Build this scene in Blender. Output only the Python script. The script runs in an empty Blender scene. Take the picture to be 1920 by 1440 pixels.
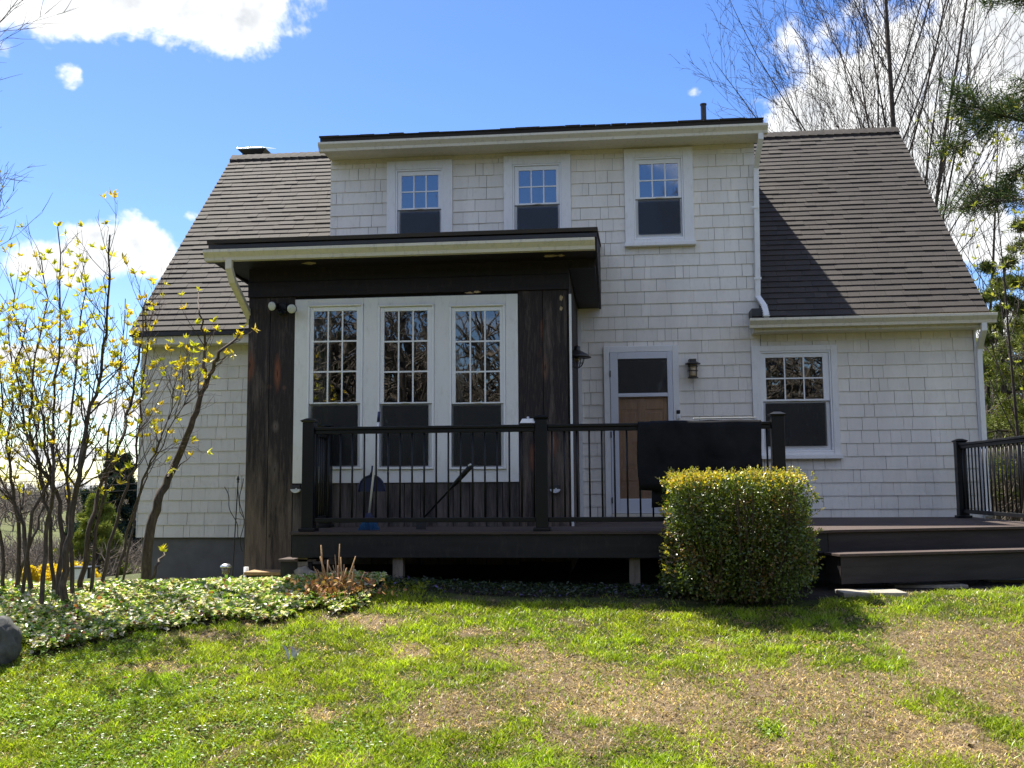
import bpy, math, random
import numpy as np
from mathutils import Matrix, Vector, Quaternion
random.seed(7); rng = np.random.default_rng(7)
scene = bpy.context.scene
col = scene.collection

# ------------------------------------------------------------------ camera (eye at the world origin)
FPX = 1850.0                                   # focal length in photo pixels (photo 1920 wide)
def cam_rot(p, y, r):
    cy, sy, cp, sp, cr, sr = math.cos(y), math.sin(y), math.cos(p), math.sin(p), math.cos(r), math.sin(r)
    W = np.array([[cy, sy, 0], [0, 0, -1], [-sy, cy, 0]])
    P = np.array([[1, 0, 0], [0, cp, sp], [0, -sp, cp]])
    Q = np.array([[cr, -sr, 0], [sr, cr, 0], [0, 0, 1]])
    return Q @ P @ W
CM = cam_rot(0.10246825, 0.10361816, -0.00675541)
cam_d = bpy.data.cameras.new('camera'); cam = bpy.data.objects.new('camera', cam_d); col.objects.link(cam)
cam_d.sensor_width = 36; cam_d.lens = FPX / 1920 * 36; cam_d.clip_start = 0.1; cam_d.clip_end = 3000
cam.matrix_world = Matrix([[CM[0][i], -CM[1][i], -CM[2][i], 0] for i in range(3)] + [[0, 0, 0, 1]])
scene.camera = cam

# ------------------------------------------------------------------ light
SUN = Vector((-0.39, 0.42, 1.0)).normalized()       # towards the sun: high, behind the house, left
sun_el = math.asin(SUN.z); sun_az = math.atan2(SUN.x, SUN.y)
sd = bpy.data.lights.new('sun', 'SUN'); sd.energy = 5.0; sd.angle = math.radians(0.53); sd.color = (1.0, 0.94, 0.83)
so = bpy.data.objects.new('sun', sd); col.objects.link(so); so.rotation_euler = SUN.to_track_quat('Z', 'Y').to_euler()
scene.view_settings.view_transform = 'Standard'; scene.view_settings.look = 'None'
scene.view_settings.exposure = 1.24; scene.view_settings.gamma = 1
cy = scene.cycles; cy.max_bounces = 6; cy.diffuse_bounces = 3; cy.glossy_bounces = 3; cy.transmission_bounces = 3; cy.transparent_max_bounces = 8
cy.caustics_reflective = False; cy.caustics_refractive = False

def ray(px, py):
    return CM.T @ np.array([(px - 960) / FPX, (py - 720) / FPX, 1.0])
def A(px, py, Y):
    d = ray(px, py); d = d * Y / d[1]; return Vector(d)
def AX(px, py, Y): return A(px, py, Y)[0]
def AZ(px, py, Y): return A(px, py, Y)[2]

world = bpy.data.worlds.new('World'); scene.world = world; world.use_nodes = True
def build_world():
    world.cycles.sampling_method = 'MANUAL'; world.cycles.sample_map_resolution = 512
    nt = world.node_tree; N = nt.nodes; L = nt.links; N.clear()
    out = N.new('ShaderNodeOutputWorld'); bg = N.new('ShaderNodeBackground'); bg.inputs[1].default_value = 0.101
    sky = N.new('ShaderNodeTexSky'); sky.sky_type = 'NISHITA'; sky.sun_disc = False
    sky.sun_elevation = sun_el; sky.sun_rotation = sun_az; sky.altitude = 150; sky.air_density = 1.0; sky.dust_density = 0.35; sky.ozone_density = 2.2
    hs = N.new('ShaderNodeHueSaturation'); hs.inputs['Saturation'].default_value = 1.28; hs.inputs['Value'].default_value = 0.88; hs.inputs['Hue'].default_value = 0.514
    L.new(sky.outputs[0], hs.inputs['Color'])
    tc = N.new('ShaderNodeTexCoord')
    def math_(op, a, b=None, c=None, clamp=False):
        n = N.new('ShaderNodeMath'); n.operation = op; n.use_clamp = clamp
        for i, v in enumerate((a, b, c)):
            if v is None: continue
            if hasattr(v, 'is_linked') or hasattr(v, 'links'): L.new(v, n.inputs[i])
            else: n.inputs[i].default_value = v
        return n.outputs[0]
    def noise(scale, det, rough=0.55, off=(0, 0, 0), sc=(1, 1, 1), dist=0.0):
        m = N.new('ShaderNodeMapping'); m.inputs['Location'].default_value = off; m.inputs['Scale'].default_value = sc
        L.new(tc.outputs['Generated'], m.inputs[0])
        n = N.new('ShaderNodeTexNoise'); n.inputs['Scale'].default_value = scale; n.inputs['Detail'].default_value = det
        n.inputs['Roughness'].default_value = rough; n.inputs['Distortion'].default_value = dist
        L.new(m.outputs[0], n.inputs['Vector']); return n.outputs['Fac']
    # each cloud: a soft lump in its own direction of the sky (gnomonic coordinates round one axis), its edge broken by noise
    axw = Vector(ray(960, 300)).normalized(); rtw = Vector(ray(1160, 300)).normalized(); rtw = (rtw-axw*rtw.dot(axw)).normalized(); upw = rtw.cross(axw).normalized()
    def dotn(v):
        n = N.new('ShaderNodeVectorMath'); n.operation = 'DOT_PRODUCT'; L.new(tc.outputs['Generated'], n.inputs[0]); n.inputs[1].default_value = v; return n.outputs['Value']
    dz = dotn(axw); dsafe = math_('MAXIMUM', dz, 0.2)
    cb = N.new('ShaderNodeCombineXYZ'); L.new(math_('DIVIDE', dotn(rtw), dsafe), cb.inputs[0]); L.new(math_('DIVIDE', dotn(upw), dsafe), cb.inputs[1])
    L.new(math_('MULTIPLY', math_('LESS_THAN', dz, 0.2), 90.0), cb.inputs[2])
    def blob(px, py, rx, ry, add=0.0):
        d = Vector(ray(px, py)); k = d.dot(axw); u, v = d.dot(rtw)/k, d.dot(upw)/k; sx, sy = FPX/rx, FPX/ry
        m = N.new('ShaderNodeVectorMath'); m.operation = 'MULTIPLY_ADD'; L.new(cb.outputs[0], m.inputs[0]); m.inputs[1].default_value = (sx, sy, 1); m.inputs[2].default_value = (-u*sx, -v*sy, add)
        l = N.new('ShaderNodeVectorMath'); l.operation = 'LENGTH'; L.new(m.outputs[0], l.inputs[0]); return l.outputs['Value']
    bl = [blob(150, 0, 330, 100), blob(420, 20, 160, 95), blob(-150, -30, 400, 180), blob(400, -90, 300, 130), blob(132, 137, 42, 36),
          blob(205, 462, 135, 66), blob(110, 490, 130, 50), blob(290, 490, 80, 40), blob(40, 665, 190, 26), blob(200, 765, 190, 26), blob(60, 850, 260, 26), blob(60, 925, 400, 30),
          blob(1680, 210, 275, 235), blob(1900, 100, 230, 200), blob(1800, 320, 250, 130), blob(1520, 235, 130, 105), blob(1880, 450, 130, 70), blob(1850, 620, 120, 50), blob(2150, 100, 260, 300),
          blob(1305, 175, 26, 22, .75), blob(365, 408, 40, 20, .75)]
    f = bl[0]
    for b in bl[1:]: f = math_('MINIMUM', f, b)
    f = math_('SUBTRACT', 1.0, f)
    n1 = noise(9.0, 6, 0.66, dist=0.3)
    n0 = noise(38.0, 3, 0.6)
    dens = math_('ADD', math_('MINIMUM', math_('MULTIPLY', f, 1.0), 0.62), math_('ADD', math_('MULTIPLY', math_('SUBTRACT', n1, 0.54), 1.9), math_('MULTIPLY', math_('SUBTRACT', n0, 0.5), 0.9)))
    # scattered cumulus over the unseen sky, cover raised to brighten the shaded facade
    gen = noise(3.1, 4, 0.6, (0.4, 8.8, 1.6), (1, 1, 2.2), 0.2)
    nrm = N.new('ShaderNodeVectorMath'); nrm.operation = 'DOT_PRODUCT'; L.new(tc.outputs['Generated'], nrm.inputs[0]); nrm.inputs[1].default_value = Vector(ray(960, 500)).normalized()
    away = N.new('ShaderNodeMapRange'); L.new(nrm.outputs['Value'], away.inputs[0]); away.inputs[1].default_value = 0.80; away.inputs[2].default_value = 0.68; away.inputs[3].default_value = 0; away.inputs[4].default_value = 1
    gd = math_('SUBTRACT', math_('MULTIPLY', math_('MULTIPLY', math_('SUBTRACT', gen, 0.485), 4.0), away.outputs[0]), math_('MULTIPLY', math_('SUBTRACT', 1.0, away.outputs[0]), 3.0))
    dens = math_('MAXIMUM', dens, gd)
    mr = N.new('ShaderNodeMapRange'); mr.interpolation_type = 'SMOOTHSTEP'; L.new(dens, mr.inputs[0]); mr.inputs[1].default_value = 0.0; mr.inputs[2].default_value = 0.46
    # body shade: thick middles greyer, sun-side rims white
    th = N.new('ShaderNodeMapRange'); L.new(math_('ADD', dens, math_('MULTIPLY', math_('SUBTRACT', noise(11, 3, .6, (2, 5, 1)), 0.5), 1.1)), th.inputs[0]); th.inputs[1].default_value = 0.30; th.inputs[2].default_value = 1.15
    cr = N.new('ShaderNodeMix'); cr.data_type = 'RGBA'; L.new(th.outputs[0], cr.inputs[0])
    cr.inputs[6].default_value = (5.7, 5.7, 5.6, 1); cr.inputs[7].default_value = (2.7, 2.9, 3.2, 1)
    mx = N.new('ShaderNodeMix'); mx.data_type = 'RGBA'; L.new(mr.outputs[0], mx.inputs[0]); L.new(hs.outputs[0], mx.inputs[6]); L.new(cr.outputs[2], mx.inputs[7])
    L.new(mx.outputs[2], bg.inputs[0]); L.new(bg.outputs[0], out.inputs[0])
build_world()

# ------------------------------------------------------------------ helpers
class MB:
    def __init__(s): s.v = []; s.f = []
    def add(s, vs, fs):
        b = len(s.v); s.v += [tuple(v) for v in vs]; s.f += [tuple(b + i for i in f) for f in fs]; return s
    def box(s, x0, x1, y0, y1, z0, z1):
        return s.add([(x0,y0,z0),(x1,y0,z0),(x1,y1,z0),(x0,y1,z0),(x0,y0,z1),(x1,y0,z1),(x1,y1,z1),(x0,y1,z1)],
              [(0,3,2,1),(4,5,6,7),(0,1,5,4),(1,2,6,5),(2,3,7,6),(3,0,4,7)])
    def hexa(s, p): # 8 points: bottom 4 ccw, top 4 ccw
        return s.add(p, [(0,3,2,1),(4,5,6,7),(0,1,5,4),(1,2,6,5),(2,3,7,6),(3,0,4,7)])
    def prism(s, poly, axis, a0, a1): # polygon (2-D) extruded along axis
        def P(q, a): return (a, q[0], q[1]) if axis == 'x' else ((q[0], a, q[1]) if axis == 'y' else (q[0], q[1], a))
        n = len(poly)
        return s.add([P(q, a0) for q in poly] + [P(q, a1) for q in poly], [tuple(range(n))[::-1], tuple(range(n, 2*n))] + [(i, (i+1) % n, n+(i+1) % n, n+i) for i in range(n)])
    def tube(s, pts, rad, n=8, cap=True, sq=None):
        pts = [Vector(p) for p in pts]
        if not hasattr(rad, '__len__'): rad = [rad]*len(pts)
        b = len(s.v); ref = None
        for i, p in enumerate(pts):
            t = (pts[min(i+1, len(pts)-1)] - pts[max(i-1, 0)]).normalized()
            if ref is None:
                ref = Vector((0,1,0)) if abs(t.y) < .8 else Vector((1,0,0))
            u = (ref - t*ref.dot(t)).normalized(); w = t.cross(u); ref = u
            for k in range(n):
                a = 2*math.pi*(k+.5)/n
                if sq: du, dw = sq; cu = du*(1 if math.cos(a) > 0 else -1); cw = dw*(1 if math.sin(a) > 0 else -1); s.v.append(tuple(p+u*cu+w*cw))
                else: s.v.append(tuple(p + u*math.cos(a)*rad[i] + w*math.sin(a)*rad[i]))
        for i in range(len(pts)-1):
            for k in range(n):
                k2 = (k+1) % n; s.f.append((b+i*n+k, b+i*n+k2, b+(i+1)*n+k2, b+(i+1)*n+k))
        if cap: s.f.append(tuple(b+k for k in range(n))[::-1]); s.f.append(tuple(b+(len(pts)-1)*n+k for k in range(n)))
        return s
    def lathe(s, c, prof, n=16, axis='z'):
        b = len(s.v)
        for r, h in prof:
            for k in range(n):
                a = 2*math.pi*k/n; x, y = r*math.cos(a), r*math.sin(a)
                o = (x, y, h) if axis == 'z' else ((x, h, y) if axis == 'y' else (h, x, y))
                s.v.append((c[0]+o[0], c[1]+o[1], c[2]+o[2]))
        for i in range(len(prof)-1):
            for k in range(n):
                k2 = (k+1) % n; s.f.append((b+i*n+k, b+i*n+k2, b+(i+1)*n+k2, b+(i+1)*n+k))
        s.f.append(tuple(b+k for k in range(n))[::-1]); s.f.append(tuple(b+(len(prof)-1)*n+k for k in range(n)))
        return s
    def build(s, name, mat, parent=None, bevel=0, smooth=False):
        me = bpy.data.meshes.new(name); me.from_pydata(s.v, [], s.f); me.materials.append(mat)
        if smooth: me.shade_smooth()
        o = bpy.data.objects.new(name, me); col.objects.link(o)
        if parent is not None: o.parent = parent; o.location = -Vector(off(parent))
        if bevel:
            m = o.modifiers.new('b', 'BEVEL'); m.width = bevel; m.segments = 2; m.limit_method = 'ANGLE'
        return o
def off(p):       # accumulated world location of a parent (no rotations are used on parents)
    v = Vector(p.location)
    while p.parent is not None: p = p.parent; v += p.location
    return v
def tag(o, label=None, cat=None, group=None, kind=None):
    if label: o['label'] = label
    if cat: o['category'] = cat
    if group: o['group'] = group
    if kind: o['kind'] = kind
    return o
def thing(name, loc, label, cat, group=None):
    o = bpy.data.objects.new(name, None); o.location = loc; o.empty_display_size = .2; col.objects.link(o)
    return tag(o, label, cat, group)
def inst(name, me, parent, M):
    o = bpy.data.objects.new(name, me); col.objects.link(o); o.parent = parent
    Mw = M.copy(); Mw.translation = Mw.translation - off(parent); o.matrix_basis = Mw
    return o
def npmesh(name, V, F, mat, colr=None, parent=None, smooth=False):
    """V (n,3); F (m,k) int arrays of equal size or list of such arrays"""
    Fs = F if isinstance(F, list) else [F]
    me = bpy.data.meshes.new(name); me.vertices.add(len(V)); me.vertices.foreach_set('co', np.ascontiguousarray(V, dtype=np.float32).ravel())
    lt = np.concatenate([np.full(len(f), f.shape[1]) for f in Fs]); idx = np.concatenate([f.ravel() for f in Fs]).astype(np.int32)
    me.loops.add(len(idx)); me.loops.foreach_set('vertex_index', idx)
    me.polygons.add(len(lt)); me.polygons.foreach_set('loop_start', np.concatenate([[0], np.cumsum(lt)[:-1]]).astype(np.int32))
    me.update(calc_edges=True); me.validate()
    if colr is not None:
        at = me.color_attributes.new('Col', 'FLOAT_COLOR', 'POINT')
        c4 = np.ones((len(V), 4), np.float32); c4[:, :3] = colr; at.data.foreach_set('color', c4.ravel())
    me.materials.append(mat)
    if smooth: me.shade_smooth()
    o = bpy.data.objects.new(name, me); col.objects.link(o)
    if parent is not None: o.parent = parent; o.location = -off(parent)
    return o

# ---- numpy value noise
_T = rng.random((256, 256))
def vnoise(x, y, s=1.0, oct=4, seed=0):
    r = 0; a = 1; t = 0
    for k in range(oct):
        X = x*s+seed*13.7+k*5.1; Y = y*s+seed*7.3+k*9.2; xi = np.floor(X).astype(int); yi = np.floor(Y).astype(int); fx = X-xi; fy = Y-yi
        fx = fx*fx*(3-2*fx); fy = fy*fy*(3-2*fy); g = lambda i, j: _T[(xi+i) % 256, (yi+j) % 256]
        r = r + a*((g(0,0)*(1-fx)+g(1,0)*fx)*(1-fy)+(g(0,1)*(1-fx)+g(1,1)*fx)*fy); t += a; a *= .5; s *= 2
    return r/t

# ------------------------------------------------------------------ materials
def newmat(name):
    m = bpy.data.materials.new(name); m.use_nodes = True; nt = m.node_tree; b = nt.nodes['Principled BSDF']; return m, nt, b
def nd(nt, typ, **kw):
    n = nt.nodes.new(typ)
    for k, v in kw.items(): setattr(n, k, v)
    return n
def ramp(nt, fac, stops):
    r = nd(nt, 'ShaderNodeValToRGB'); e = r.color_ramp.elements
    while len(e) > 1: e.remove(e[-1])
    e[0].position = stops[0][0]; e[0].color = (*stops[0][1], 1)
    for p, c in stops[1:]: q = e.new(p); q.color = (*c, 1)
    nt.links.new(fac, r.inputs[0]); return r.outputs[0]
def tnoise(nt, scale, detail=4, rough=.55, sc=(1,1,1), coord='Object', dist=0, vec=None):
    m = nd(nt, 'ShaderNodeMapping'); m.inputs['Scale'].default_value = sc
    if vec is None:
        tc = nd(nt, 'ShaderNodeNewGeometry').outputs['Position'] if coord == 'World' else nd(nt, 'ShaderNodeTexCoord').outputs[coord]
    else: tc = vec
    nt.links.new(tc, m.inputs[0])
    n = nd(nt, 'ShaderNodeTexNoise'); n.inputs['Scale'].default_value = scale; n.inputs['Detail'].default_value = detail; n.inputs['Roughness'].default_value = rough; n.inputs['Distortion'].default_value = dist
    nt.links.new(m.outputs[0], n.inputs['Vector']); return n.outputs['Fac']
def mixc(nt, fac, a, b, typ='MIX'):
    n = nd(nt, 'ShaderNodeMix', data_type='RGBA', blend_type=typ)
    for i, v in ((0, fac), (6, a), (7, b)):
        if hasattr(v, 'links'): nt.links.new(v, n.inputs[i])
        else: n.inputs[i].default_value = v if i == 0 else (*v, 1)
    return n.outputs[2]
def bump(nt, b, h, strength=.3, dist=.01):
    n = nd(nt, 'ShaderNodeBump'); n.inputs['Strength'].default_value = strength; n.inputs['Distance'].default_value = dist
    nt.links.new(h, n.inputs['Height']); nt.links.new(n.outputs[0], b.inputs['Normal'])
def paint(name, c, rough=.5, var=.12, scale=3, bstr=.15, bs=60, dirt=None, sc=(1,1,1), spec=.5, island=0):
    m, nt, b = newmat(name)
    f = tnoise(nt, scale, 5, .6, sc, 'World')
    c2 = tuple(x*(1-var*2) for x in c); cc = ramp(nt, f, [(.3, c2), (.65, c)])
    if island:
        g = nd(nt, 'ShaderNodeNewGeometry').outputs['Random Per Island']; oi = nd(nt, 'ShaderNodeObjectInfo').outputs['Random']
        ad = nd(nt, 'ShaderNodeMath', operation='ADD'); nt.links.new(g, ad.inputs[0]); nt.links.new(oi, ad.inputs[1])
        fr = nd(nt, 'ShaderNodeMath', operation='FRACT'); nt.links.new(ad.outputs[0], fr.inputs[0])
        k = ramp(nt, fr.outputs[0], [(0, (1-island,)*3), (.5, (1-island*.4,)*3), (1, (1, 1, 1))]); cc = mixc(nt, 1.0, cc, k, 'MULTIPLY')
    if dirt:
        d = tnoise(nt, 22, 6, .7, (1, 1, .35), 'World'); k = ramp(nt, d, [(.52, (0,0,0)), (.75, (1,1,1))]); cc = mixc(nt, k, cc, dirt)
    nt.links.new(cc, b.inputs['Base Color']); b.inputs['Roughness'].default_value = rough; b.inputs['Specular IOR Level'].default_value = spec
    if bstr: bump(nt, b, tnoise(nt, bs, 4, .6, sc, 'World'), bstr, .004)
    return m
M = {}
M['shingle'] = paint('painted_shingle', (.87, .83, .745), .6, .07, 1.1, .22, 45, (.70, .66, .58), (3, 3, .35), .4, .07)
M['backing'] = paint('wall_backing', (.30, .28, .26), .9)
M['trim'] = paint('white_trim', (.82, .82, .80), .42, .03, 2, .1, 50, (.68, .67, .63), (1, 1, .4))
M['cream'] = paint('cream_aluminium', (.72, .68, .55), .4, .05, 2, .05, 20, (.5, .47, .38), (.4, 1, 1))
M['vinyl'] = paint('window_vinyl', (.84, .85, .85), .35, .02, 2, 0)
M['alu'] = paint('aluminium_white', (.66, .69, .74), .35, .04, 3, .03, 30)
M['foundation'] = paint('grey_foundation', (.17, .165, .16), .85, .12, 5, .4, 25)
M['black'] = paint('black_rail', (.008, .0088, .011), .4, .15, 6, .05, 80, None, (1,1,1), .3)
M['iron'] = paint('black_iron', (.02, .018, .017), .5, .2, 20, .2, 90)
M['bronze'] = paint('bronze_lamp', (.035, .03, .027), .4, .2, 20, .1, 90)
M['dark_metal'] = paint('dark_flashing', (.03, .03, .033), .5, .1, 8, .05, 40)
M['interior_shade'] = paint('interior_shade_wall', (.06, .055, .05), .9, .2, 2, 0)  # darkness of the unlit rooms put into the wall colour
M['curtain'] = paint('curtain', (.35, .33, .30), .9, .15, 3, .3, 20, None, (6, 6, .3))
M['deckboard'] = paint('deck_board', (.115, .088, .078), .85, .2, 3, .4, 50, (.07, .055, .05), (.5, 6, 6), .2, .25)
M['fascia'] = paint('deck_fascia', (.018, .018, .021), .6, .2, 3, .3, 40, (.03, .028, .028), (.5, 1, 5), .3)
M['fasciabrown'] = paint('step_riser', (.046, .040, .040), .7, .2, 3, .3, 40, None, (.5, 1, 5), .25)
M['stone'] = paint('stone', (.34, .31, .26), .9, .25, 9, .8, 30, (.15, .14, .12))
M['rock'] = paint('rock', (.12, .12, .115), .95, .3, 14, 1.0, 22, (.08, .08, .07))
M['paver'] = paint('paver', (.38, .35, .29), .9, .2, 6, .5, 40, (.2, .18, .14))
M['oldwood'] = paint('grey_post_wood', (.24, .20, .16), .85, .25, 6, .5, 40, (.1, .08, .06), (4, 4, .5))
M['rug'] = paint('black_rug', (.017, .018, .022), .9, .35, 3, .8, 160, None, (1,1,1), .15)
M['scrap'] = paint('pale_film', (.62, .62, .64), .7, .2, 30, .3, 80)
M['paper'] = paint('pale_liner', (.75, .74, .7), .8, .1, 8, .2, 40)
M['blue'] = paint('blue_plastic', (.03, .16, .38), .4, .2, 30, .4, 120, None, (8, 8, .5))
M['navy'] = paint('navy_plastic', (.012, .02, .085), .35, .1, 8, 0)
M['whiteplastic'] = paint('white_plastic', (.8, .8, .8), .35, .03, 8, 0)
M['twig_tan'] = paint('dry_stem', (.42, .26, .13), .85, .2, 30, .3, 60)
M['bark'] = paint('shrub_bark', (.085, .062, .045), .85, .3, 25, .6, 60, (.16, .13, .10), (3, 3, .7))
M['bark_red'] = paint('reddish_stem', (.105, .055, .042), .8, .3, 25, .4, 60)
M['bark_grey'] = paint('tree_bark', (.062, .046, .037), .9, .3, 9, .8, 22, (.12, .10, .085), (3, 3, .6))
M['twig_dark'] = paint('dark_twig', (.040, .027, .022), .9, .2, 9, 0)
M['brush'] = paint('grey_brush', (.20, .165, .135), .9, .3, 4, 0)
M['asphalt'] = paint('asphalt', (.22, .22, .215), .9, .1, 2, .3, 60)
M['metalcap'] = None
m, nt, b = newmat('chimney_metal'); b.inputs['Metallic'].default_value = .9; b.inputs['Roughness'].default_value = .3; b.inputs['Base Color'].default_value = (.75, .76, .78, 1)
bump(nt, b, tnoise(nt, 12, 3), .3, .02); M['metalcap'] = m

def roof_mat():
    m, nt, b = newmat('asphalt_shingle')
    g = nd(nt, 'ShaderNodeNewGeometry').outputs['Random Per Island']; oi = nd(nt, 'ShaderNodeObjectInfo').outputs['Random']
    ad = nd(nt, 'ShaderNodeMath', operation='ADD'); nt.links.new(g, ad.inputs[0]); nt.links.new(oi, ad.inputs[1])
    fr = nd(nt, 'ShaderNodeMath', operation='FRACT'); nt.links.new(ad.outputs[0], fr.inputs[0])
    c = ramp(nt, fr.outputs[0], [(0, (.032, .027, .024)), (.4, (.037, .031, .028)), (.75, (.041, .035, .031)), (1, (.048, .041, .037))])
    n = tnoise(nt, 160, 3, .8, (1,1,1), 'World'); k = ramp(nt, n, [(.3, (.55, .55, .55)), (.7, (1.35, 1.3, 1.25))])
    c = mixc(nt, 1.0, c, k, 'MULTIPLY')
    big = tnoise(nt, .9, 4, .6, (1,1,1), 'World'); c = mixc(nt, 1.0, c, ramp(nt, big, [(.3, (.8, .8, .8)), (.7, (1.15, 1.12, 1.1))]), 'MULTIPLY')
    nt.links.new(c, b.inputs['Base Color']); b.inputs['Roughness'].default_value = .85; bump(nt, b, n, .6, .004)
    return m
M['roof'] = roof_mat()

def mr_(nt, v, a, b_):
    n = nd(nt, 'ShaderNodeMapRange'); nt.links.new(v, n.inputs[0]); n.inputs[1].default_value = a; n.inputs[2].default_value = b_; return n.outputs[0]
def plank_mat(name, top, mid, worn, heart=(.16, .055, .025)):
    """dark stained, weathered vertical board: grain stretched along Z, knots with red-brown hearts"""
    m, nt, b = newmat(name)
    pos = nd(nt, 'ShaderNodeNewGeometry').outputs['Position']; oi = nd(nt, 'ShaderNodeObjectInfo').outputs['Random']
    cmb = nd(nt, 'ShaderNodeCombineXYZ'); mu = nd(nt, 'ShaderNodeMath', operation='MULTIPLY'); nt.links.new(oi, mu.inputs[0]); mu.inputs[1].default_value = 37
    nt.links.new(mu.outputs[0], cmb.inputs[2]); ad = nd(nt, 'ShaderNodeVectorMath', operation='ADD'); nt.links.new(pos, ad.inputs[0]); nt.links.new(cmb.outputs[0], ad.inputs[1]); vec = ad.outputs[0]
    g1 = tnoise(nt, 9, 6, .65, (7, 7, .55), vec=vec, dist=.8); g2 = tnoise(nt, 40, 4, .6, (5, 5, .25), vec=vec)
    c = ramp(nt, g1, [(.28, tuple(x*.55 for x in top)), (.5, top), (.72, mid)])
    w = tnoise(nt, 2.2, 6, .7, (4.5, 4.5, .5), vec=vec)
    sx = nd(nt, 'ShaderNodeSeparateXYZ'); nt.links.new(pos, sx.inputs[0]); zr_ = nd(nt, 'ShaderNodeMapRange'); nt.links.new(sx.outputs[2], zr_.inputs[0])
    for k_, v_ in zip((1, 2, 3, 4), (-1.0, 1.0, .20, -.03)): zr_.inputs[k_].default_value = v_
    wa = nd(nt, 'ShaderNodeMath', operation='ADD'); nt.links.new(w, wa.inputs[0]); nt.links.new(zr_.outputs[0], wa.inputs[1]); wf = ramp(nt, wa.outputs[0], [(.50, (0,0,0)), (.72, (1,1,1))])
    c = mixc(nt, wf, c, worn)
    mp = nd(nt, 'ShaderNodeMapping'); mp.inputs['Scale'].default_value = (3.1, 3.1, 1.15); nt.links.new(vec, mp.inputs[0])
    vo = nd(nt, 'ShaderNodeTexVoronoi'); vo.inputs['Scale'].default_value = 1.0; vo.inputs['Randomness'].default_value = 1; nt.links.new(mp.outputs[0], vo.inputs['Vector'])
    dn = tnoise(nt, 14, 4, .6, (2, 2, .8), vec=vec); da = nd(nt, 'ShaderNodeMath', operation='MULTIPLY_ADD'); nt.links.new(dn, da.inputs[0]); da.inputs[1].default_value = .16; nt.links.new(vo.outputs['Distance'], da.inputs[2])
    kf = ramp(nt, da.outputs[0], [(.15, (1,1,1)), (.30, (0,0,0))]); c = mixc(nt, kf, c, heart)
    k2 = ramp(nt, da.outputs[0], [(.10, (1,1,1)), (.145, (0,0,0))]); c = mixc(nt, k2, c, (.012, .009, .008))
    for (kx, ky, sx_, sz_, hc) in ((520, 700, .030, .15, (.26, .085, .035)), (505, 725, .022, .022, (.10, .05, .035)), (533, 727, .02, .022, (.12, .055, .035)), (517, 800, .03, .05, (.16, .13, .11)), (1022, 690, .03, .12, (.15, .08, .05)), (515, 880, .03, .07, (.12, .10, .085)), (506, 1005, .014, .02, (.02, .015, .012)), (1035, 830, .02, .09, (.20, .17, .14))):
        kc = A(kx, ky, 10.49); v1 = nd(nt, 'ShaderNodeVectorMath', operation='SUBTRACT'); nt.links.new(pos, v1.inputs[0]); v1.inputs[1].default_value = kc
        v2 = nd(nt, 'ShaderNodeVectorMath', operation='MULTIPLY'); nt.links.new(v1.outputs[0], v2.inputs[0]); v2.inputs[1].default_value = (1/sx_, .5, 1/sz_)
        v3 = nd(nt, 'ShaderNodeVectorMath', operation='LENGTH'); nt.links.new(v2.outputs[0], v3.inputs[0])
        v4 = nd(nt, 'ShaderNodeMath', operation='MULTIPLY_ADD'); nt.links.new(g1, v4.inputs[0]); v4.inputs[1].default_value = 2.2; nt.links.new(v3.outputs['Value'], v4.inputs[2])
        c = mixc(nt, ramp(nt, v4.outputs[0], [(.0, (1,1,1)), (.95, (.9,.9,.9)), (1.0, (.0,.0,.0))]) if False else ramp(nt, mr_(nt, v4.outputs[0], 1.2, 2.6), [(0, (1,1,1)), (1, (0,0,0))]), c, hc)
        c = mixc(nt, ramp(nt, mr_(nt, v4.outputs[0], 1.2, 1.5), [(0, (1,1,1)), (1, (0,0,0))]), c, (.02, .012, .01))
    c = mixc(nt, 1.0, c, ramp(nt, g2, [(.3, (.7, .7, .7)), (.65, (1.15, 1.15, 1.15))]), 'MULTIPLY')
    nt.links.new(c, b.inputs['Base Color']); b.inputs['Roughness'].default_value = .78
    bump(nt, b, g2, .7, .006); return m
M['plank'] = plank_mat('dark_stained_plank', (.018, .0125, .0125), (.060, .043, .036), (.15, .115, .090))
M['plankworn'] = plank_mat('grey_worn_plank', (.028, .023, .022), (.06, .049, .044), (.13, .11, .098), (.045, .03, .02))
M['beam'] = paint('dark_beam', (.016, .0125, .0145), .6, .25, 4, .5, 30, (.030, .022, .020), (.4, 3, 5), .3)
M['peel'] = paint('bare_peeled_wood', (.50, .38, .20), .8, .25, 30, .4, 60)

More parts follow.
